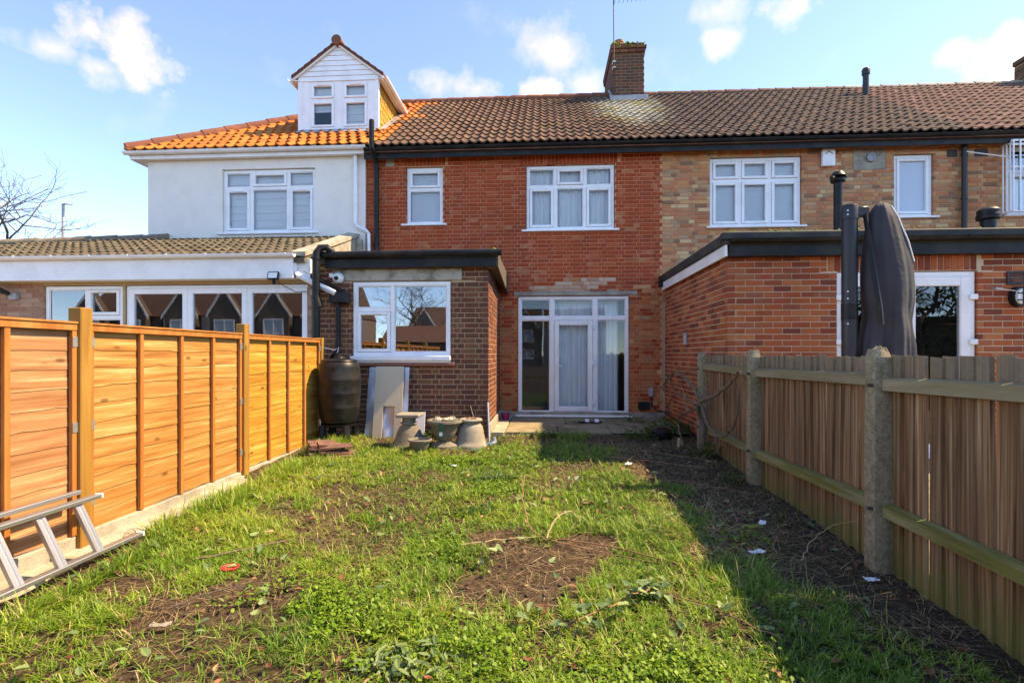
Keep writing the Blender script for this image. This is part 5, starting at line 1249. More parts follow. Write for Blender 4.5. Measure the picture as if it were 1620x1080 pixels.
# ================================================================== pots and clutter
def pots():
    grp = 'stone garden urns'
    g = gz(-1.85, 6.75)
    u = thing('urn_pedestal', 'upturned grey stone urn base with square slab on top', 'urn', (-1.86, 6.80, g)); x, y = -1.86, 6.82
    build('bell', MB().lathe([(.235, g - .02), (.24, g + .02), (.22, g + .05), (.195, g + .10), (.165, g + .20), (.13, g + .275), (.10, g + .30), (.095, g + .32)], x, y, 28), MAT['stone_pot'], u, smooth=True)
    build('neck', MB().lathe([(.12, g + .318), (.115, g + .335), (.085, g + .35), (.10, g + .40), (.115, g + .405)], x, y, 24), MAT['stone_pot'], u, smooth=True)
    build('slab', MB().box(x - .16, x + .17, y - .13, y + .15, g + .406, g + .46, .015), MAT['stone_pale'], u); u.children[-1].rotation_euler = (0, 0, 0)
    b = thing('stone_bowl', 'small shallow stone bowl with earth in front of the urns', 'bowl', (-1.62, 6.42, g)); x, y = -1.62, 6.46; g2 = gz(x, y)
    build('bowl', MB().lathe([(.07, g2 - .02), (.075, g2 + .02), (.115, g2 + .08), (.135, g2 + .14), (.155, g2 + .15), (.16, g2 + .17), (.148, g2 + .18), (.125, g2 + .165), (.12, g2 + .15)], x, y, 28), MAT['stone_pot'], b, smooth=True)
    build('soil', MB().lathe([(.124, g2 + .15), (.06, g2 + .155), (.001, g2 + .158)], x, y, 20), MAT['soil_clod'], b, smooth=True)
    c = thing('stone_urn', 'wide stone urn heaped with rubble and a green tag', 'urn', (-1.37, 6.8, g)); x, y = -1.36, 6.80; g3 = gz(x, y)
    build('foot', MB().lathe([(.185, g3 - .02), (.19, g3 + .04), (.17, g3 + .055), (.10, g3 + .09), (.085, g3 + .10)], x, y, 28), MAT['stone_pot'], c, smooth=True)
    build('bowl', MB().lathe([(.085, g3 + .10), (.12, g3 + .13), (.165, g3 + .22), (.19, g3 + .30), (.225, g3 + .33), (.245, g3 + .355), (.24, g3 + .385), (.215, g3 + .39), (.19, g3 + .36), (.185, g3 + .345)], x, y, 30), MAT['stone_pot'], c, smooth=True)
    build('soil', MB().lathe([(.19, g3 + .345), (.1, g3 + .36), (.001, g3 + .365)], x, y, 18), MAT['soil_clod'], c, smooth=True)
    build('inner_ring', MB().lathe([(.11, g3 + .35), (.13, g3 + .39), (.12, g3 + .40), (.10, g3 + .37)], x + .06, y + .02, 20), MAT['stone_pot'], c, smooth=True)
    for k in range(9):
        s = random.uniform(.025, .055); px, py = x + random.uniform(-.12, .12), y + random.uniform(-.12, .1); m = MB().box(px - s, px + s, py - s * .7, py + s * .7, g3 + .355, g3 + .37 + s, s * .5); build('rubble', m, MAT['stone_pale' if k % 2 else 'laminate'], c)
    build('tag', MB().add([(x - .035, y - .252, g3 + .37), (x + .03, y - .252, g3 + .37), (x + .028, y - .235, g3 + .17), (x - .032, y - .235, g3 + .17), (x - .035, y - .249, g3 + .37), (x + .03, y - .249, g3 + .37), (x + .028, y - .232, g3 + .17), (x - .032, y - .232, g3 + .17)], [(3, 2, 1, 0), (4, 5, 6, 7), (0, 1, 5, 4), (1, 2, 6, 5), (2, 3, 7, 6), (3, 0, 4, 7)][::1]), MAT['dark_green'], c)
    build('tag_print', MB().box(x - .022, x + .018, y - .2455, y - .2435, g3 + .20, g3 + .25), MAT['litter_white'], c)
    d = thing('stone_urn', 'upturned pale stone urn with stepped rings, rightmost of the urns', 'urn', (-1.0, 6.9, g)); x, y = -1.02, 6.95; g4 = gz(x, y)
    build('bowl', MB().lathe([(.245, g4 - .02), (.25, g4 + .02), (.235, g4 + .045), (.215, g4 + .06), (.20, g4 + .10), (.192, g4 + .15), (.188, g4 + .16), (.18, g4 + .22), (.176, g4 + .23), (.165, g4 + .28), (.14, g4 + .31), (.12, g4 + .33)], x, y, 32), MAT['stone_pale'], d, smooth=True)
    build('foot', MB().lathe([(.12, g4 + .325), (.155, g4 + .345), (.165, g4 + .37), (.155, g4 + .385), (.001, g4 + .388)], x, y, 28), MAT['stone_pale'], d, smooth=True)
    for k in range(5): s = random.uniform(.015, .03); px = x + random.uniform(-.09, .09); build('rubble', MB().box(px - s, px + s, y - .06, y - .06 + s, g4 + .386, g4 + .39 + s * .7, .006), MAT['terracotta'], d)
    build('tag', MB().box(x + .06, x + .14, y - .40, y - .27, g4 + .01, g4 + .016), MAT['dark_green'], d)
    # poles leaning on the corner
    tag(build('pole', MB().tube([(-.76, 6.98, gz(-.76, 6.98)), (-.80, 7.25, .35), (-.85, 7.56, .66)], .019, 10), MAT['blue_pipe'], smooth=True), 'dark blue-grey pole with bent foot leaning at the wall corner', 'pole')
    tag(build('pole', MB().tube([(-.93, 7.25, gz(-.9, 7.2)), (-1.12, 7.56, .60)], .019, 10), MAT['black_plastic'], smooth=True), 'black pole leaning on brown brick behind the pale upturned urn', 'pole')
    tag(build('pipe_elbow', MB().tube([(-.86, 6.93, gz(-.8, 6.9) + .03), (-.74, 6.90, gz(-.8, 6.9) + .035), (-.68, 6.97, gz(-.7, 6.9) + .05), (-.70, 7.05, gz(-.7, 6.9) + .10)], [.03, .034, .036, .03], 10), MAT['blue_pipe'], smooth=True), 'short curved grey pipe elbow lying beside the urns', 'pipe')
    # magenta pot, slippers, outside socket
    m = tag(build('flower_pot', MB().lathe([(.055, .17), (.07, .21), (.075, .29), (.085, .295), (.085, .315), (.07, .315), (.06, .22)], -.70, 9.15, 20), MAT['magenta'], smooth=True), 'small magenta flower pot in the corner by the brown extension', 'flower pot')
    for (sx, r) in ((.72, .25), (.90, -.15)):
        s = thing('slipper', 'dark slipper with white band on doorstep, %s of the pair' % ('left one' if sx < .8 else 'right one'), 'slipper', (sx, 8.85, .195), 'pair of slippers by the back door')
        v = []; n = 14
        for (z, k) in ((.196, 1), (.222, 1)):
            for i in range(n):
                t = 2 * math.pi * i / n; v.append((sx + .125 * math.cos(t), 8.85 + (.05 if math.cos(t) < 0 else .042) * math.sin(t) * k, z))
        build('sole', MB().add(v, [tuple(range(n - 1, -1, -1)), tuple(range(n, 2 * n))] + [(i, (i + 1) % n, n + (i + 1) % n, n + i) for i in range(n)]), MAT['black_plastic'], s)
        u = []; 
        for i in range(9):
            t = math.pi * i / 8
            u += [(sx - .0, 8.85 + .05 * math.cos(t), .215 + .05 * math.sin(t)), (sx + .07, 8.85 + .047 * math.cos(t), .215 + .042 * math.sin(t))]
        build('band', MB().add(u, [(2 * i, 2 * i + 1, 2 * i + 3, 2 * i + 2) for i in range(8)]), MAT['litter_white'], s)
        s.rotation_euler = (0, 0, r)
    o = thing('outdoor_socket', 'black box and grey switch with cable on red wall right of door', 'socket', (1.88, 9.6, .4))
    build('box', MB().box(1.79, 2.0, YF - .09, YF - .003, .35, .50, .012), MAT['black_plastic'], o); build('switch', MB().box(1.985, 2.07, YF - .06, YF - .003, .60, .76, .01), MAT['lead'], o)
    build('cable', MB().tube([(2.03, YF - .03, .60), (2.05, YF - .04, .42), (2.15, YF - .05, .33), (2.26, YF - .05, .32), (2.275, 9.2, .30), (2.275, 8.3, .22), (2.275, 7.6, .16)], .012, 7), MAT['black_plastic'], o, smooth=True)
    tl = thing('tile_stack', 'slumped pile of old terracotta roof tiles beside the left fence', 'tile pile', (-2.92, 6.15, 0))
    k = 0
    for lay in range(4):
        for j in range(3 if lay < 3 else 2):
            x = -2.95 + j * .11 + random.uniform(-.03, .03); y = 6.05 + lay * .02 + j * .03; z = gz(-2.9, 6.1) + .01 + lay * .045
            vv, ff = roman_tile(.25, .32, 2, .028, .016); m = MB().add([(p[0], p[1], p[2]) for p in vv], ff); m.add([(p[0], p[1], p[2] - .008) for p in vv], [q[::-1] for q in ff]); me = build('old_tile', m, MAT['ridge_dull'], tl, origin=(0, 0, 0), smooth=False)
            me.location = Vector((x, y, z)) - WO[tl]; me.rotation_euler = (R(random.uniform(-6, 6)), R(random.uniform(-10, 6)), R(-62 + random.uniform(-12, 12)))
pots()

# ================================================================== LADDER
def ladder():
    L = thing('aluminium_ladder', 'silver aluminium ladder lying on its side against the left fence', 'ladder', (-3.1, 2.9, 0))
    zb = .07; zt = .40
    xbm, xt1, xt2 = -2.99, -3.145, -3.21
    yb = 3.46
    def rail(x, z, y1, w=.022, hgt=.03):
        m = MB(); m.box(x - w, x + w, 1.2, y1, z - hgt, z + hgt, .004); return m
    build('rail', MB().box(xbm - .03, xbm + .03, 1.25, yb + .06, zb - .014, zb + .014, .004), MAT['aluminium'], L)
    build('rail', MB().box(xt1 - .03, xt1 + .03, 1.25, yb - .12, zt - .014, zt + .014, .004), MAT['aluminium'], L)
    build('rail', MB().box(xt2 - .022, xt2 + .022, 1.25, yb - .20, zt + .034, zt + .062, .004), MAT['aluminium'], L)
    build('end_cap', MB().box(xbm - .032, xbm + .032, yb + .061, yb + .075, zb - .016, zb + .016, .004), MAT['upvc'], L); build('end_cap', MB().box(xt1 - .032, xt1 + .032, yb - .119, yb - .105, zt - .016, zt + .016, .004), MAT['upvc'], L)
    y = yb - .28
    while y > 1.3:
        v = []
        for (x, z) in ((xbm, zb + .014), (xt1, zt - .0145)):
            for (dx, dy) in ((-.014, -.028), (.014, -.028), (.014, -.008), (.007, -.004), (.007, .004), (.014, .008), (.014, .028), (-.014, .028)): v.append((x + dx, y + dy, z))
        f = [(i, (i + 1) % 8, 8 + (i + 1) % 8, 8 + i) for i in range(8)] + [tuple(range(7, -1, -1)), tuple(range(8, 16))]
        build('rung', MB().add(v, f), MAT['aluminium'], L); y -= .26
ladder()

# ================================================================== BARE VINE, twigs, litter
def wobble(pts, n, amp, rnd):
    P = [Vector(p) for p in pts]; out = []
    for i in range(len(P) - 1):
        p0 = P[max(i - 1, 0)]; p1 = P[i]; p2 = P[i + 1]; p3 = P[min(i + 2, len(P) - 1)]
        for k in range(n):
            t = k / n; q = .5 * ((2 * p1) + (p2 - p0) * t + (2 * p0 - 5 * p1 + 4 * p2 - p3) * t * t + (3 * p1 - p0 - 3 * p2 + p3) * t ** 3)
            out.append(q + Vector((rnd.uniform(-amp, amp), rnd.uniform(-amp, amp), rnd.uniform(-amp, amp))))
    out.append(P[-1]); return out
def vines():
    rnd = random.Random(5)
    V = thing('bare_vine', 'bare twisted vine stems tangled over the far fence post', 'vine', (2.08, 6.9, .1))
    main = [[(2.06, 6.75, .06), (2.10, 6.72, .35), (2.07, 6.80, .60), (2.03, 6.62, .78), (2.06, 6.30, .86), (2.08, 5.9, 1.0), (2.08, 5.6, 1.13), (2.06, 5.42, 1.22)],
            [(2.05, 6.7, .74), (2.05, 6.95, .92), (2.03, 7.3, 1.05), (2.05, 7.75, 1.12), (2.08, 8.15, 1.10), (2.1, 8.4, .98), (2.08, 8.2, .88)],
            [(2.04, 6.6, .76), (2.03, 6.35, .55), (2.04, 6.05, .44), (2.05, 5.75, .50), (2.06, 5.5, .72), (2.06, 5.4, 1.05)],
            [(2.04, 6.8, .72), (2.0, 7.15, .78), (1.98, 7.6, .80), (2.0, 8.0, .70), (2.02, 8.2, .52)],
            [(2.05, 6.75, .70), (1.98, 7.05, .60), (1.99, 7.4, .50), (2.02, 7.7, .36)],
            [(2.02, 8.15, 1.08), (2.0, 8.4, .9), (1.95, 8.3, .8), (1.98, 8.0, .85)]]
    for i, p in enumerate(main):
        q = wobble(p, 7, .010, rnd); r0 = .034 if i == 0 else .020; r1 = .012 if i < 3 else .006
        build('stem', MB().tube(q, [r0 + (r1 - r0) * k / (len(q) - 1) for k in range(len(q))], 7), MAT['vine_bark'], V, smooth=True)
    for k in range(26):
        a = Vector(rnd.choice(rnd.choice(main)[1:])); d = Vector((rnd.uniform(-.10, .03), rnd.uniform(-.35, .35), rnd.uniform(-.25, .22)))
        q = wobble([a, a + d * .5 + Vector((0, 0, rnd.uniform(-.05, .05))), a + d], 4, .006, rnd); build('twig', MB().tube(q, [.007 - .004 * j / len(q) for j in range(len(q))], 5), MAT['vine_bark' if k % 3 else 'pale_twig'], V, smooth=True)
    # long cut stems across the lawn
    S = [('long reddish bramble stem rising and bending over the central bare patch', [(-.16, 4.20, .36), (-.17, 4.05, .20), (-.10, 3.80, .06), (.06, 3.66, .03), (.45, 3.45, .03), (.95, 3.25, .03), (1.45, 3.0, .03)], .0055, 'twig'),
         ('long brown stem lying from the bare patch to the right border', [(.05, 3.72, .02), (.5, 3.52, .04), (1.0, 3.22, .03), (1.55, 2.85, .04)], .0055, 'twig'),
         ('curled thin stem beside the central bare patch', [(.02, 3.68, .03), (.10, 3.85, .12), (.22, 3.95, .14), (.30, 3.92, .04)], .005, 'pale_twig'),
         ('pale stem lying left of the central bare patch', [(-.62, 3.56, .03), (-.3, 3.66, .03), (.05, 3.72, .03)], .005, 'pale_twig'),
         ('brown cut stem on dark soil near the middle fence post', [(1.05, 5.3, .03), (1.5, 5.1, .05), (1.95, 4.85, .03)], .0045, 'twig'),
         ('thin brown stem on straw in the right border', [(.75, 6.2, .03), (1.3, 5.9, .06), (1.85, 5.75, .03)], .006, 'twig'),
         ('forked brown twig against the nearest concrete post', [(1.72, 3.45, .02), (1.84, 3.55, .12), (1.93, 3.50, .22), (2.05, 3.42, .30)], .003, 'pale_twig'),
         ('short weathered stick in the grass at lower left', [(-2.35, 3.25, .03), (-2.1, 3.4, .04), (-1.85, 3.62, .03)], .008, 'vine_bark'),
         ('grey twig on the bare soil at lower left', [(-2.05, 2.62, .03), (-1.95, 2.75, .05), (-1.78, 2.95, .03)], .006, 'bark'),
         ('orange brown stem on the soil by the vine', [(1.25, 6.6, .03), (1.6, 6.35, .05), (2.0, 6.1, .03)], .006, 'twig')]
    for (lab, p, r, m) in S:
        p = [(x, y, gz(x, y) + h) for (x, y, h) in p]; q = wobble(p, 6, .006, rnd)
        tag(build('cut_stem', MB().tube(q, [r * (1.1 - .6 * k / len(q)) for k in range(len(q))], 6), MAT[m], smooth=True), lab, 'stem')
    def scrap(name, lab, cat, x, y, s, mat, n=7, h=.02):
        r = random.Random(int(x * 100)); k = 6; v = []; a0 = r.random() * 3
        for i in range(k):
            for j in range(k):
                u, w = (i / (k - 1) - .5) * 2, (j / (k - 1) - .5) * 2; q = 1 - .25 * r.random() * (abs(u) > .9 or abs(w) > .9)
                dx, dy = u * s * q, w * s * .45 * q; xx = x + dx * math.cos(a0) - dy * math.sin(a0); yy = y + dx * math.sin(a0) + dy * math.cos(a0)
                v.append((xx, yy, gz(xx, yy) + .025 + r.uniform(0, .6) * h + (.010 if mat != 'moss' else .02)))
        o = len(v); f = [(i * k + j, (i + 1) * k + j, (i + 1) * k + j + 1, i * k + j + 1) for i in range(k - 1) for j in range(k - 1)]
        m = MB().add(v + [(p, q_, z_ - .003) for (p, q_, z_) in v], f + [tuple(o + t for t in q_[::-1]) for q_ in f])
        tag(build(name, m, MAT[mat]), lab, cat)
    x, y = -2.02, 3.10; z = gz(x, y) + .05
    ld = tag(build('plastic_disc', MB().lathe([(.001, z - .004), (.050, z - .004), (.054, z + .008), (.048, z + .010), (.044, z + .003), (.001, z + .004)], x, y, 20), MAT['red_plastic'], smooth=True), 'red plastic lid lying in the grass on the left', 'lid')
    scrap('paper_scrap', 'crumpled white scrap on straw near the right border', 'litter', 1.46, 3.52, .07, 'litter_white')
    scrap('paper_scrap', 'white scrap in the grass before the right vine bed', 'litter', .98, 5.84, .07, 'litter_white')
    scrap('paper_scrap', 'white wrapper on dark soil near the daffodil shoots', 'litter', 1.72, 4.05, .06, 'litter_white')
    scrap('paper_scrap', 'white scrap at the foot of the nearest concrete post', 'litter', 1.98, 3.15, .05, 'litter_white')
    scrap('plastic_scrap', 'tiny blue scrap on the central bare patch', 'litter', -.42, 3.28, .03, 'blue_pipe')
    scrap('paper_scrap', 'pale scrap in the grass in front of the urns', 'litter', -1.05, 5.75, .05, 'litter_white')
    scrap('fallen_leaf', 'pale green fallen leaf on dark soil by the right fence', 'leaf', 1.62, 3.95, .07, 'moss')
    scrap('fallen_leaf', 'grey green fallen leaf on soil at lower left', 'leaf', -1.98, 2.47, .06, 'stone_pale')
    scrap('rubber_scrap', 'black scrap in grass beside the fence footing', 'litter', -2.75, 4.55, .06, 'black_plastic')
    tag(build('black_sack', MB().lathe([(.12, .12), (.16, .18), (.15, .26), (.08, .31), (.001, .32)], 1.75, 7.55, 11), MAT['black_plastic'], smooth=True), 'small black plastic sack beside weeds near the patio', 'sack')
    st = thing('tree_stump', 'short cut pale stump in soil near the vine', 'stump', (1.62, 7.2, .1))
    build('stub', MB().tube([(1.85, 7.0, .08), (1.86, 7.0, .25)], [.025, .02], 7), MAT['pale_twig'], st); build('stub', MB().tube([(1.92, 7.03, .08), (1.90, 7.05, .22)], [.02, .016], 7), MAT['pale_twig'], st)
vines()

# ================================================================== GRASS, STRAW, WEEDS
PATCH = [(-.05, 3.42, .62, .50, .96), (-1.95, 2.72, .95, .40, .95), (-1.15, 4.45, .75, .42, .72), (-2.3, 2.3, .9, .35, .6), (-1.35, 2.95, .45, .25, .6), (.15, 2.30, .6, .3, .55), (-1.7, 3.5, .5, .22, .5), (-1.35, 5.35, .7, .30, .5), (-.62, 5.0, .5, .3, .5),
         (-.75, 3.95, .4, .25, .6), (.35, 7.35, .9, .3, .35), (-2.2, 7.05, .7, .35, .9), (-1.2, 7.1, .7, .45, .9), (.9, 2.75, .45, .3, .45), (-2.2, 5.2, .35, .25, .4)]
def soilness(x, y):
    s = np.zeros_like(x); wob = (fbm(x * 2.4 + 3, y * 2.4 + 8, 5) - .5) * 2.6
    for (cx, cy, rx, ry, st) in PATCH:
        d = np.sqrt(((x - cx) / rx) ** 2 + ((y - cy) / ry) ** 2); s = np.maximum(s, st * np.clip((1.15 - d + wob) * 2.2, 0, 1))
    edge = np.interp(y, [0, 2.2, 2.8, 3.5, 4.5, 5.8, 7.0, 7.8], [2.2, 1.8, 1.35, 1.12, 1.0, .66, .3, .5])
    s = np.maximum(s, np.clip((x - edge + wob * .55) * 2.4, 0, 1) * .97)
    s = np.maximum(s, np.clip((fbm(x * 1.7 + 40, y * 1.7 + 13, 4) - .53) * 7, 0, .85))
    return s
def blades(n, y0, y1, lo, hi, wid, dens, seed, name, label, mat, tone, lie=.5, x0=-3.2, x1=2.2, curl=1.0, lift=0.0, flat=None):
    g = np.random.default_rng(seed); x = g.uniform(x0, x1, n); y = y0 + (y1 - y0) * g.random(n) ** 1.0
    keep = g.random(n) < dens(x, y); x, y = x[keep], y[keep]; n = len(x)
    # tufts: pull blades toward clump centres
    ix, iy = np.floor(x / .085).astype(int), np.floor(y / .085).astype(int); h1 = _T[ix % 64, iy % 64]; h2 = _T[(iy + 19) % 64, (ix + 7) % 64]
    if flat is None:
        pk = .25 + .6 * _T[(ix + 5) % 64, (iy + 11) % 64] * g.random(n); x = x + ((ix + h1) * .085 - x) * pk; y = y + ((iy + h2) * .085 - y) * pk
    tuft = h1 * .5 + h2 * .5
    z = ground_z(x, y); L = g.uniform(lo, hi, n) * (.35 + .8 * fbm(x * 3 + 11, y * 3 + 2, 3) + .65 * tuft); th = g.random(n) * 2 * np.pi + (fbm(x * 1.5, y * 1.5 + 50, 2) - .5) * 6
    ln = np.clip(g.normal(lie, .25, n), .05, 1.25)      # lean from upright
    dx, dy = np.cos(th), np.sin(th); w = wid * g.uniform(.6, 1.3, n)
    sx, sy = -dy * w, dx * w
    segs = [(0, 0, 1.0), (.40, .55, .9), (.78, 1.05, .6), (1.0, 1.45, .05)]
    V = np.zeros((n, 7, 3), np.float32); px, py, pz = x.copy(), y.copy(), z - .01 + lift; last = 0
    for i, (t, a, wf) in enumerate(segs):
        ang = ln * (.35 + a * curl) if flat is None else flat + (ln - lie) * .6 + a * .1; st = (t - last) * L; last = t
        px = px + dx * np.sin(ang) * st; py = py + dy * np.sin(ang) * st; pz = pz + np.cos(ang) * st
        pz = np.maximum(pz, z + .004 + lift + .006 * i)
        if i < 3:
            V[:, i * 2] = np.stack((px - sx * wf, py - sy * wf, pz), 1); V[:, i * 2 + 1] = np.stack((px + sx * wf, py + sy * wf, pz), 1)
        else: V[:, 6] = np.stack((px, py, pz), 1)
    b = (np.arange(n) * 7)[:, None]
    F = np.concatenate([b + np.array([q]) for q in ((0, 1, 3), (0, 3, 2), (2, 3, 5), (2, 5, 4), (4, 5, 6))], 0)
    tn = np.repeat(np.clip(tone(x, y, g.random(n)) + (tuft - .5) * .25, 0, 1), 7)
    o = fast_mesh(name, V.reshape(-1, 3), F, MAT[mat], attr={'tone': tn}); tag(o, label, name.split('_')[-1], kind='stuff'); return o
def lawn():
    lad = lambda x, y: np.where((x < -2.84) & (y < 3.62), 0, 1)
    gd = lambda x, y: lad(x, y) * np.clip(1.05 - 1.12 * soilness(x, y), .0, 1) * np.clip((x + 3.06 + .16 * (fbm(y * 2.3, y * .7 + 4, 3) - .5)) * 9, 0, 1) * np.where((y > 7.75) | ((y > 7.3) & (x < -.7)), 0, 1)
    tone = lambda x, y, r: .30 + .48 * (fbm(x * 1.6 + 70, y * 1.6, 4) - .38) * 1.7 + (r - .5) * .42 + .10 * np.clip(-x * .5, -.6, 1) + np.where(r > .93, .38, 0)
    blades(150000, 1.6, 4.0, .035, .085, .0024, gd, 3, 'long_grass', 'long green grass in the near part of the garden', 'grass', tone, .85)
    blades(120000, 4.0, 7.8, .035, .085, .0034, gd, 4, 'far_grass', 'matted green grass in the far part of the garden', 'grass', tone, .85)
    tall = lambda x, y: np.clip((fbm(x * 2.1 + 25, y * 2.1 + 60, 3) - .54) * 7, 0, 1) * gd(x, y)
    blades(60000, 1.6, 7.6, .08, .16, .0028, tall, 8, 'tufted_grass', 'taller arching tufts of grass', 'grass', lambda x, y, r: tone(x, y, r) + .02, .8)
    edge = lambda x, y: lad(x, y) * np.where((x < -2.72) & (x > -3.07 - .12 * (fbm(y * 2.3, y * .7 + 4, 3) - .5)), .9, 0) * np.where(y > 6.9, .4, 1) * np.clip((fbm(x * 2 + 9, y * 2.2, 2) - .25) * 3, 0, 1)
    blades(16000, 1.6, 7.0, .08, .17, .0030, edge, 9, 'edge_grass', 'long grass along the fence footing', 'grass', lambda x, y, r: tone(x, y, r) - .08, .7, -3.16, -2.72)
    sd = lambda x, y: np.clip(.16 + .36 * soilness(x, y) * fbm(x * 2.3 + 5, y * 2.3 + 77, 3) * 1.7 + np.where((x > .75) & (y > 2.6), .5, 0), 0, 1) * np.where((y > 7.75) | ((y > 7.35) & (x < -.75)), 0, 1)
    blades(42000, 1.6, 7.6, .04, .16, .0012, sd, 5, 'dry_straw', 'dry straw and dead stalks strewn on the soil', 'straw', lambda x, y, r: r, 1.12, lift=.010, flat=1.42)
    hay = lambda x, y: np.exp(-(((x - 1.25) / .38) ** 2 + ((y - 4.0) / .75) ** 2)) * .9 + np.exp(-(((x - .75) / .5) ** 2 + ((y - 6.4) / .6) ** 2)) * .5
    blades(16000, 2.6, 7.4, .10, .26, .0017, hay, 6, 'pale_straw', 'flattened patch of pale dead grass in the right border', 'straw', lambda x, y, r: .35 + .65 * r, 1.1, lift=.02, flat=1.36)
    # little soil crumbs
    g = np.random.default_rng(12); n = 4200; x = g.uniform(-3.1, 2.15, n); y = g.uniform(1.8, 7.6, n); k = (g.random(n) < soilness(x, y)) & ~((y > 7.3) & (x < -.7)); x, y = x[k], y[k]; n = len(x); s = g.uniform(.004, .018, n) * np.where(g.random(n) > .94, 1.9, 1)
    U = np.array([(1, 0, 0), (-1, 0, 0), (0, 1, 0), (0, -1, 0), (0, 0, .8), (0, 0, -.8)]); V = (np.stack((x, y, ground_z(x, y) + s * .3), 1)[:, None, :] + U[None] * s[:, None, None] * g.uniform(.6, 1.4, (n, 6, 1)))
    F = np.concatenate([(np.arange(n) * 6)[:, None] + np.array([q]) for q in ((0, 2, 4), (2, 1, 4), (1, 3, 4), (3, 0, 4), (2, 0, 5), (1, 2, 5), (3, 1, 5), (0, 3, 5))], 0)
    tag(fast_mesh('soil_crumbs', V.reshape(-1, 3), F, MAT['soil_clod']), 'loose crumbs of dark earth', 'soil', kind='stuff')
    # low clover and moss carpet of tiny round leaves
    g = np.random.default_rng(22); spots = [(-.95, 2.42, .62, .30), (-1.35, 2.75, .4, .25), (.55, 2.25, .45, .25), (-.7, 4.9, .5, .3), (-.75, 3.55, .3, .3), (-1.0, 5.9, .9, .3), (-.35, 2.3, .3, .2)]; P = []
    for (cx, cy, rx, ry) in spots:
        m = int(9000 * rx * ry / .19 * .42); P.append(np.stack((g.normal(cx, rx * .5, m), g.normal(cy, ry * .5, m)), 1))
    P = np.concatenate(P); x, y = P[:, 0], P[:, 1]; k = (fbm(x * 4 + 3, y * 4 + 1, 3) > .42) & (x > -3.1) & (x < 2.1); x, y = x[k], y[k]; n = len(x); z = ground_z(x, y) + g.uniform(.015, .075, n) * (.4 + fbm(x * 3, y * 3, 2)); s = g.uniform(.005, .011, n); t = g.random(n) * 6.28; tl = g.uniform(-.7, .7, (n, 2))
    A = np.array([0, 1.05, 2.1, 3.14, 4.19, 5.24]); ca = np.cos(A[None] + t[:, None]) * s[:, None]; sa = np.sin(A[None] + t[:, None]) * s[:, None]
    V = np.stack((x[:, None] + ca, y[:, None] + sa, z[:, None] + ca * tl[:, :1] + sa * tl[:, 1:]), 2); b = (np.arange(n) * 6)[:, None]
    F = np.concatenate([b + np.array([q]) for q in ((0, 1, 2), (0, 2, 3), (0, 3, 4), (0, 4, 5))], 0)
    tag(fast_mesh('ground_weeds', V.reshape(-1, 3), F, MAT['clover'], attr={'tone': np.repeat(np.clip(g.normal(.5, .25, n), 0, 1), 6)}), 'low carpet of small round-leaved weeds and moss', 'weeds', kind='stuff')
lawn()

def leaf_shape(kind):
    if kind == 'ivy': return [(0, 0), (.34, -.16), (.52, .12), (.34, .36), (.30, .62), (0, 1.0), (-.30, .62), (-.34, .36), (-.52, .12), (-.34, -.16)]
    if kind == 'nettle': return [(0, 0), (.22, .12), (.30, .35), (.22, .65), (0, 1.0), (-.22, .65), (-.30, .35), (-.22, .12)]
    return [(0, 0), (.10, .2), (.16, .5), (.10, .8), (0, 1.0), (-.10, .8), (-.16, .5), (-.10, .2)]
def leaf_verts(kind, P, s, yaw, pitch, fold=.25):
    pts = leaf_shape(kind); out = []
    for (a, b) in pts:
        u, v, w = a * s, b * s, abs(a) * s * fold - (b * b) * s * .18
        v2 = v * math.cos(pitch) - w * math.sin(pitch); w2 = v * math.sin(pitch) + w * math.cos(pitch)
        out.append((P[0] + u * math.cos(yaw) - v2 * math.sin(yaw), P[1] + u * math.sin(yaw) + v2 * math.cos(yaw), P[2] + w2))
    n = len(pts); c = len(out)
    mid = (out[0][0] * .5 + out[n // 2][0] * .5, out[0][1] * .5 + out[n // 2][1] * .5, out[0][2] * .5 + out[n // 2][2] * .5)
    return out + [mid], [(i, (i + 1) % n, n) for i in range(n)]
def leafmesh(name, mb, tones, mat, parent):
    o = build(name, mb, MAT[mat], parent, smooth=False); a = o.data.attributes.new('tone', 'FLOAT', 'POINT'); a.data.foreach_set('value', np.array(tones, np.float32)); return o
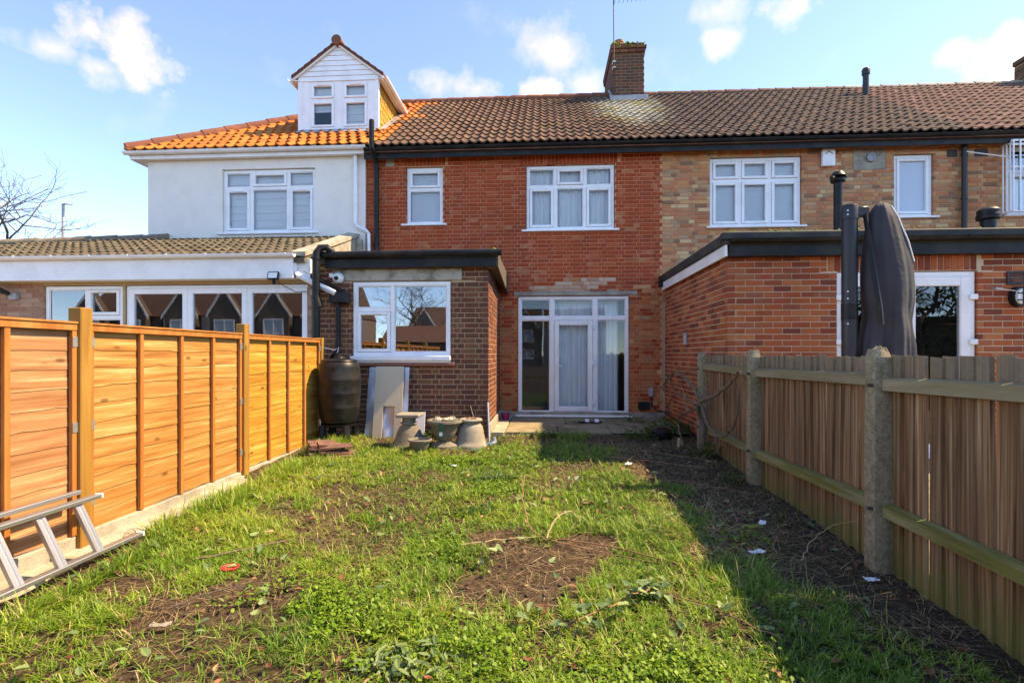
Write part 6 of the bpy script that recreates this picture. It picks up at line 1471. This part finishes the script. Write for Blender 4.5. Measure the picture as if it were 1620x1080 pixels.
def plants():
    rnd = random.Random(31)
    def clump(name, label, cat, x, y, rad, h, nl, kind, s, mat):
        T = thing(name, label, cat, (x, y, gz(x, y)))
        m = MB(); tones = []; st = MB()
        for k in range(nl):
            a = rnd.random() * 6.28; r = rad * math.sqrt(rnd.random()); px, py = x + r * math.cos(a), y + r * math.sin(a) * .7; hh = h * rnd.uniform(.25, 1) * (1 - .5 * (r / rad) ** 2)
            vv, ff = leaf_verts(kind, (px, py, gz(px, py) + hh), s * rnd.uniform(.6, 1.25), rnd.random() * 6.28, rnd.uniform(-.5, .6)); m.add(vv, ff); tn = rnd.random(); tones += [tn] * len(vv)
            if k % 5 == 0: st.tube([(px * .6 + x * .4, py * .6 + y * .4, gz(px, py) - .01), (px, py, gz(px, py) + hh)], .0025, 4)
        tag(leafmesh('leaves', m, tones, mat, T), kind='stuff'); build('stems', st, MAT['weed_leaf'] if False else MAT['moss'], T)
        return T
    clump('weed_clump', 'dark green nettle clump at the edge of the patio', 'weeds', .0, 7.55, .22, .14, 110, 'nettle', .055, 'weed_leaf')
    clump('weed_clump', 'large leafy weed clump between vine and patio', 'weeds', 1.95, 7.95, .38, .26, 260, 'nettle', .07, 'weed_leaf')
    clump('weed_clump', 'leafy weeds in front of the black sack', 'weeds', 1.42, 7.5, .30, .18, 170, 'nettle', .06, 'weed_leaf')
    clump('weed_clump', 'green weeds behind the vine trunk at fence foot', 'weeds', 2.0, 6.35, .20, .22, 90, 'nettle', .06, 'weed_leaf')
    clump('weed_clump', 'small weeds growing on patio right of the slippers', 'weeds', 1.62, 9.1, .22, .18, 80, 'nettle', .05, 'weed_leaf')
    clump('weed_clump', 'small weeds sprouting at middle concrete post', 'weeds', 1.93, 5.25, .12, .16, 45, 'nettle', .05, 'weed_leaf')
    clump('weed_clump', 'green weeds growing between the stone urns', 'weeds', -1.62, 7.02, .13, .22, 60, 'nettle', .06, 'weed_leaf')
    clump('weed_clump', 'weeds beside the poles at the wall corner', 'weeds', -.66, 7.15, .13, .16, 50, 'nettle', .055, 'weed_leaf')
    clump('weed_clump', 'grey green feathery thistle at the bottom of the lawn', 'weeds', -.62, 2.28, .22, .10, 120, 'blade', .07, 'ivy_leaf')
    clump('weed_clump', 'green plantain rosette left of the central bare patch', 'weeds', -.62, 4.25, .2, .07, 50, 'blade', .10, 'weed_leaf')
    clump('weed_clump', 'dark weed rosette in grass below the urns', 'weeds', -.55, 5.25, .25, .08, 70, 'blade', .10, 'weed_leaf')
    clump('weed_clump', 'small green weeds on dark soil near the nearest post', 'weeds', 1.45, 3.75, .22, .07, 60, 'nettle', .045, 'clover')
    # ivy: each leaf is a part
    I = thing('ivy_trail', 'trailing ivy with pale green lobed leaves on the near lawn', 'ivy', (.45, 2.7, gz(.45, 2.7)))
    sp = wobble([(.05, 2.55, gz(.05, 2.55) + .04), (.30, 2.66, gz(.3, 2.66) + .07), (.48, 2.78, gz(.48, 2.78) + .10), (.66, 2.95, gz(.66, 2.95) + .05)], 6, .008, rnd); build('stem', MB().tube(sp, .004, 5), MAT['twig'], I)
    sp2 = wobble([(.62, 2.92, gz(.62, 2.92) + .05), (.85, 2.78, gz(.85, 2.78) + .05), (1.15, 2.5, gz(1.15, 2.5) + .04)], 6, .008, rnd); build('stem', MB().tube(sp2, .004, 5), MAT['twig'], I)
    for k in range(44):
        p = rnd.choice(sp if k < 34 else sp2); P = (p.x + rnd.uniform(-.10, .10), p.y + rnd.uniform(-.09, .09), p.z + rnd.uniform(-.01, .06))
        vv, ff = leaf_verts('ivy', P, rnd.uniform(.035, .062), rnd.random() * 6.28, rnd.uniform(-.3, .5)); leafmesh('leaf', MB().add(vv, ff), [rnd.random()] * len(vv), 'ivy_leaf', I)
    D = thing('daffodil_shoots', 'upright green bulb shoots on dark soil by the right fence', 'plant', (1.86, 4.1, gz(1.86, 4.1)))
    for k in range(9):
        a = rnd.random() * 6.28; l = rnd.uniform(.12, .2); b = (1.86 + .02 * math.cos(a), 4.1 + .02 * math.sin(a), gz(1.86, 4.1)); e = (b[0] + .05 * math.cos(a), b[1] + .05 * math.sin(a), b[2] + l)
        m = MB().tube([b, ((b[0] * .6 + e[0] * .4), (b[1] * .6 + e[1] * .4), b[2] + l * .55), e], [.007, .007, .002], 5, flat=.35); leafmesh('leaf', m, [rnd.uniform(.1, .6)] * len(m.v), 'weed_leaf', D)
    # scattered single leaves
    m = MB(); tn = []
    for k in range(340):
        x, y = rnd.uniform(-3, 2.1), rnd.uniform(1.9, 6.8); vv, ff = leaf_verts(rnd.choice(('ivy', 'nettle')), (x, y, gz(x, y) + rnd.uniform(.02, .06)), rnd.uniform(.025, .06), rnd.random() * 6.28, rnd.uniform(-.6, .6), .4); m.add(vv, ff); t = rnd.random(); tn += [t] * len(vv)
    o = leafmesh('fallen_leaves', m, tn, 'dead_leaf', None); tag(o, 'scattered brown dead leaves across the lawn', 'leaves', kind='stuff')
    m = MB(); tn = []
    for k in range(420):
        x, y = rnd.uniform(-3, 2.1), rnd.uniform(1.9, 6.8); vv, ff = leaf_verts(rnd.choice(('ivy', 'nettle', 'blade')), (x, y, gz(x, y) + rnd.uniform(.02, .07)), rnd.uniform(.03, .075), rnd.random() * 6.28, rnd.uniform(-.5, .7), .4); m.add(vv, ff); t = rnd.random(); tn += [t] * len(vv)
    o = leafmesh('lawn_weeds', m, tn, 'ivy_leaf', None); tag(o, 'single weed leaves scattered through the grass', 'weeds', kind='stuff')
plants()

# ================================================================== BARE TREES, LAMP, HOUSES BEHIND
def bare_tree(label, base, height, seed, spread=1.0, levels=5, r0=.16, mat='bark', lean=(0, 0)):
    rnd = random.Random(seed); T = thing('bare_tree', label, 'tree', base); crown = MB(); trunk = MB(); B = Vector(base)
    def grow(p, d, L, r, lev):
        n = 4; pts = [p]; q = p; dd = d.copy()
        for i in range(n):
            dd = (dd + Vector((rnd.uniform(-1, 1), rnd.uniform(-1, 1), rnd.uniform(-.5, .7))) * .20).normalized(); q = q + dd * (L / n); pts.append(q)
        (trunk if lev == 0 else crown).tube(pts, [max(r * (1 - .55 * i / n), .006) for i in range(n + 1)], 6 if lev < 2 else 4, False)
        if lev >= levels: return
        kids = (5 if lev == 0 else 4 if lev < 3 else 3)
        for k in range(kids):
            t = rnd.uniform(.35, 1.0) if k else 1.0; i = min(int(t * n), n - 1); s = pts[i].lerp(pts[i + 1], t * n - i)
            side = Vector((rnd.uniform(-1, 1), rnd.uniform(-1, 1), rnd.uniform(-.25, .6))).normalized(); nd = (dd * (.55 if k else .9) + side * .85 * spread).normalized()
            grow(s, nd, L * rnd.uniform(.55, .78), max(r * .52, .006), lev + 1)
    grow(B - Vector((0, 0, .3)), Vector((lean[0], lean[1], 1)).normalized(), height * .36, r0, 0)
    build('trunk', trunk, MAT[mat], T, smooth=True); build('crown', crown, MAT[mat], T, smooth=True)
bare_tree('bare winter tree beyond the lean-to at far left', (-26.2, 22.0, -.4), 16.0, 11, 1.25, 5, .20)
bare_tree('bare garden tree behind the camera seen reflected in windows', (-6.5, -13.0, -.4), 8.5, 4, 1.0, 5, .14)
def lamp():
    T = thing('street_lamp', 'grey street lamp post standing beyond the lean-to roof', 'street lamp', (-31.2, 31, -.4)); x, y = -31.0, 32.5
    c = px_dir(100, 324); t = 33.0 / c.y; x, y, zt = c.x * t, 33.0, CAMZ + c.z * t
    build('column', MB().tube([(x, y, -.4), (x, y, 5), (x, y, zt)], [.13, .11, .09], 10), MAT['lead'], T, smooth=True)
    build('lantern', MB().tube([(x - .12, y, zt + .02), (x + .15, y, zt + .06), (x + .75, y, zt - .02)], [.06, .11, .04], 10, True, .5), MAT['lead'], T, smooth=True)
lamp()
def added_hedge():  # added out of view so the patio door glass mirrors something dark
    rnd = random.Random(9); T = thing('added_evergreen_hedge', 'tall dark hedge behind the camera put in for a darker patio door reflection', 'added_hedge', (17, -10.5, -.4)); m = MB(); tones = []
    for k in range(5000):
        x = rnd.uniform(10, 24); z = rnd.uniform(-.3, 4.6 + .5 * math.sin(x * 2.1)); y = -10.6 + rnd.uniform(-.5, .5) + .2 * math.sin(x * 3 + z)
        vv, ff = leaf_verts('nettle', (x, y, z), rnd.uniform(.16, .3), rnd.random() * 6.28, rnd.uniform(-1, 1)); m.add(vv, ff); tones += [rnd.random()] * len(vv)
    tag(leafmesh('foliage', m, tones, 'weed_leaf', T), kind='stuff'); build('trunk', MB().tube([(17, -10.6, -.4), (17, -10.6, 3.5)], [.12, .05], 8), MAT['bark'], T)
def far_houses():
    G = thing('added_garage', 'low dark brick garage behind the camera put in to darken the patio door reflection', 'added_garage', (17, -12, -.2))  # building added behind the camera to darken what the patio doors reflect
    build('wall', MB().box(11, 24, -16, -12, -.4, 3.0), MAT['far_brick'], G); build('roof', MB().box(10.8, 24.2, -16.2, -11.8, 3.01, 3.2), MAT['black_felt'], G); build('door', MB().box(14, 17, -11.99, -11.93, -.3, 2.2), MAT['shed_wood'], G)
    bare_tree('bare tree beside the garage behind the camera', (16.0, -9.0, -.4), 10.0, 21, 1.0, 5, .16)
    added_hedge()
    for i in range(6):
        x0 = -46 + i * 9.2; y0 = -31.0 if i < 3 else -52.0; far = 'rear neighbour houses'
        T = thing('gabled_house', 'red roofed house with white gable behind the camera, seen only in reflections', 'house', (x0 + 4.5, y0, -.4), far)
        build('wall', MB().box(x0, x0 + 9, y0 - 8, y0, -.4, 5.1), MAT['far_wall' if i % 2 else 'far_brick'], T)
        build('roof', MB().prism([(y0 + .3, 5.0), (y0 - 4, 8.2), (y0 - 8.3, 5.0)], x0, x0 + 9, 'x'), MAT['far_roof'], T)
        for k in (0, 1):
            gx = x0 + .8 + k * 4.4
            build('gable', MB().prism([(gx, -.4), (gx + 3, -.4), (gx + 3, 5.2), (gx + 1.5, 7.5), (gx, 5.2)], y0 + .01, y0 + .8, 'y'), MAT['far_brick'], T)
            for s in (-1, 1): build('barge_board', MB().add([(gx + 1.5, y0 + .82, 7.75), (gx + 1.5 + s * 1.8, y0 + .82, 5.0), (gx + 1.5 + s * 1.8, y0 + .82, 4.7), (gx + 1.5, y0 + .82, 7.4), (gx + 1.5, y0 + .9, 7.75), (gx + 1.5 + s * 1.8, y0 + .9, 5.0), (gx + 1.5 + s * 1.8, y0 + .9, 4.7), (gx + 1.5, y0 + .9, 7.4)], [(0, 1, 2, 3), (7, 6, 5, 4), (0, 4, 5, 1), (2, 6, 7, 3)]), MAT['upvc'], T)
            for (za, zb) in ((.6, 2.2), (3.2, 4.7)):
                w = MB(); ring(w, gx + .5, gx + 2.5, za, zb, y0 + .81, y0 + .88, .12); w.box(gx + 1.44, gx + 1.56, y0 + .812, y0 + .87, za + .12, zb - .12); wi = build('window', w, MAT['upvc'], T)
                build('pane', MB().box(gx + .62, gx + 2.38, y0 + .805, y0 + .83, za + .12, zb - .12), MAT['frosted'], wi)
    S = thing('garden_shed', 'dark brown shed behind the camera seen reflected in the extension window', 'shed', (-5.2, -8, -.2))
    build('wall', MB().box(-7.2, -3.6, -9.5, -7, -.4, 1.95), MAT['shed_wood'], S); build('roof', MB().prism([(-9.7, 1.95), (-8.2, 2.75), (-6.8, 1.95)], -7.4, -3.4, 'x'), MAT['ridge_dull'], S)
far_houses()
print('objects', len(bpy.data.objects))
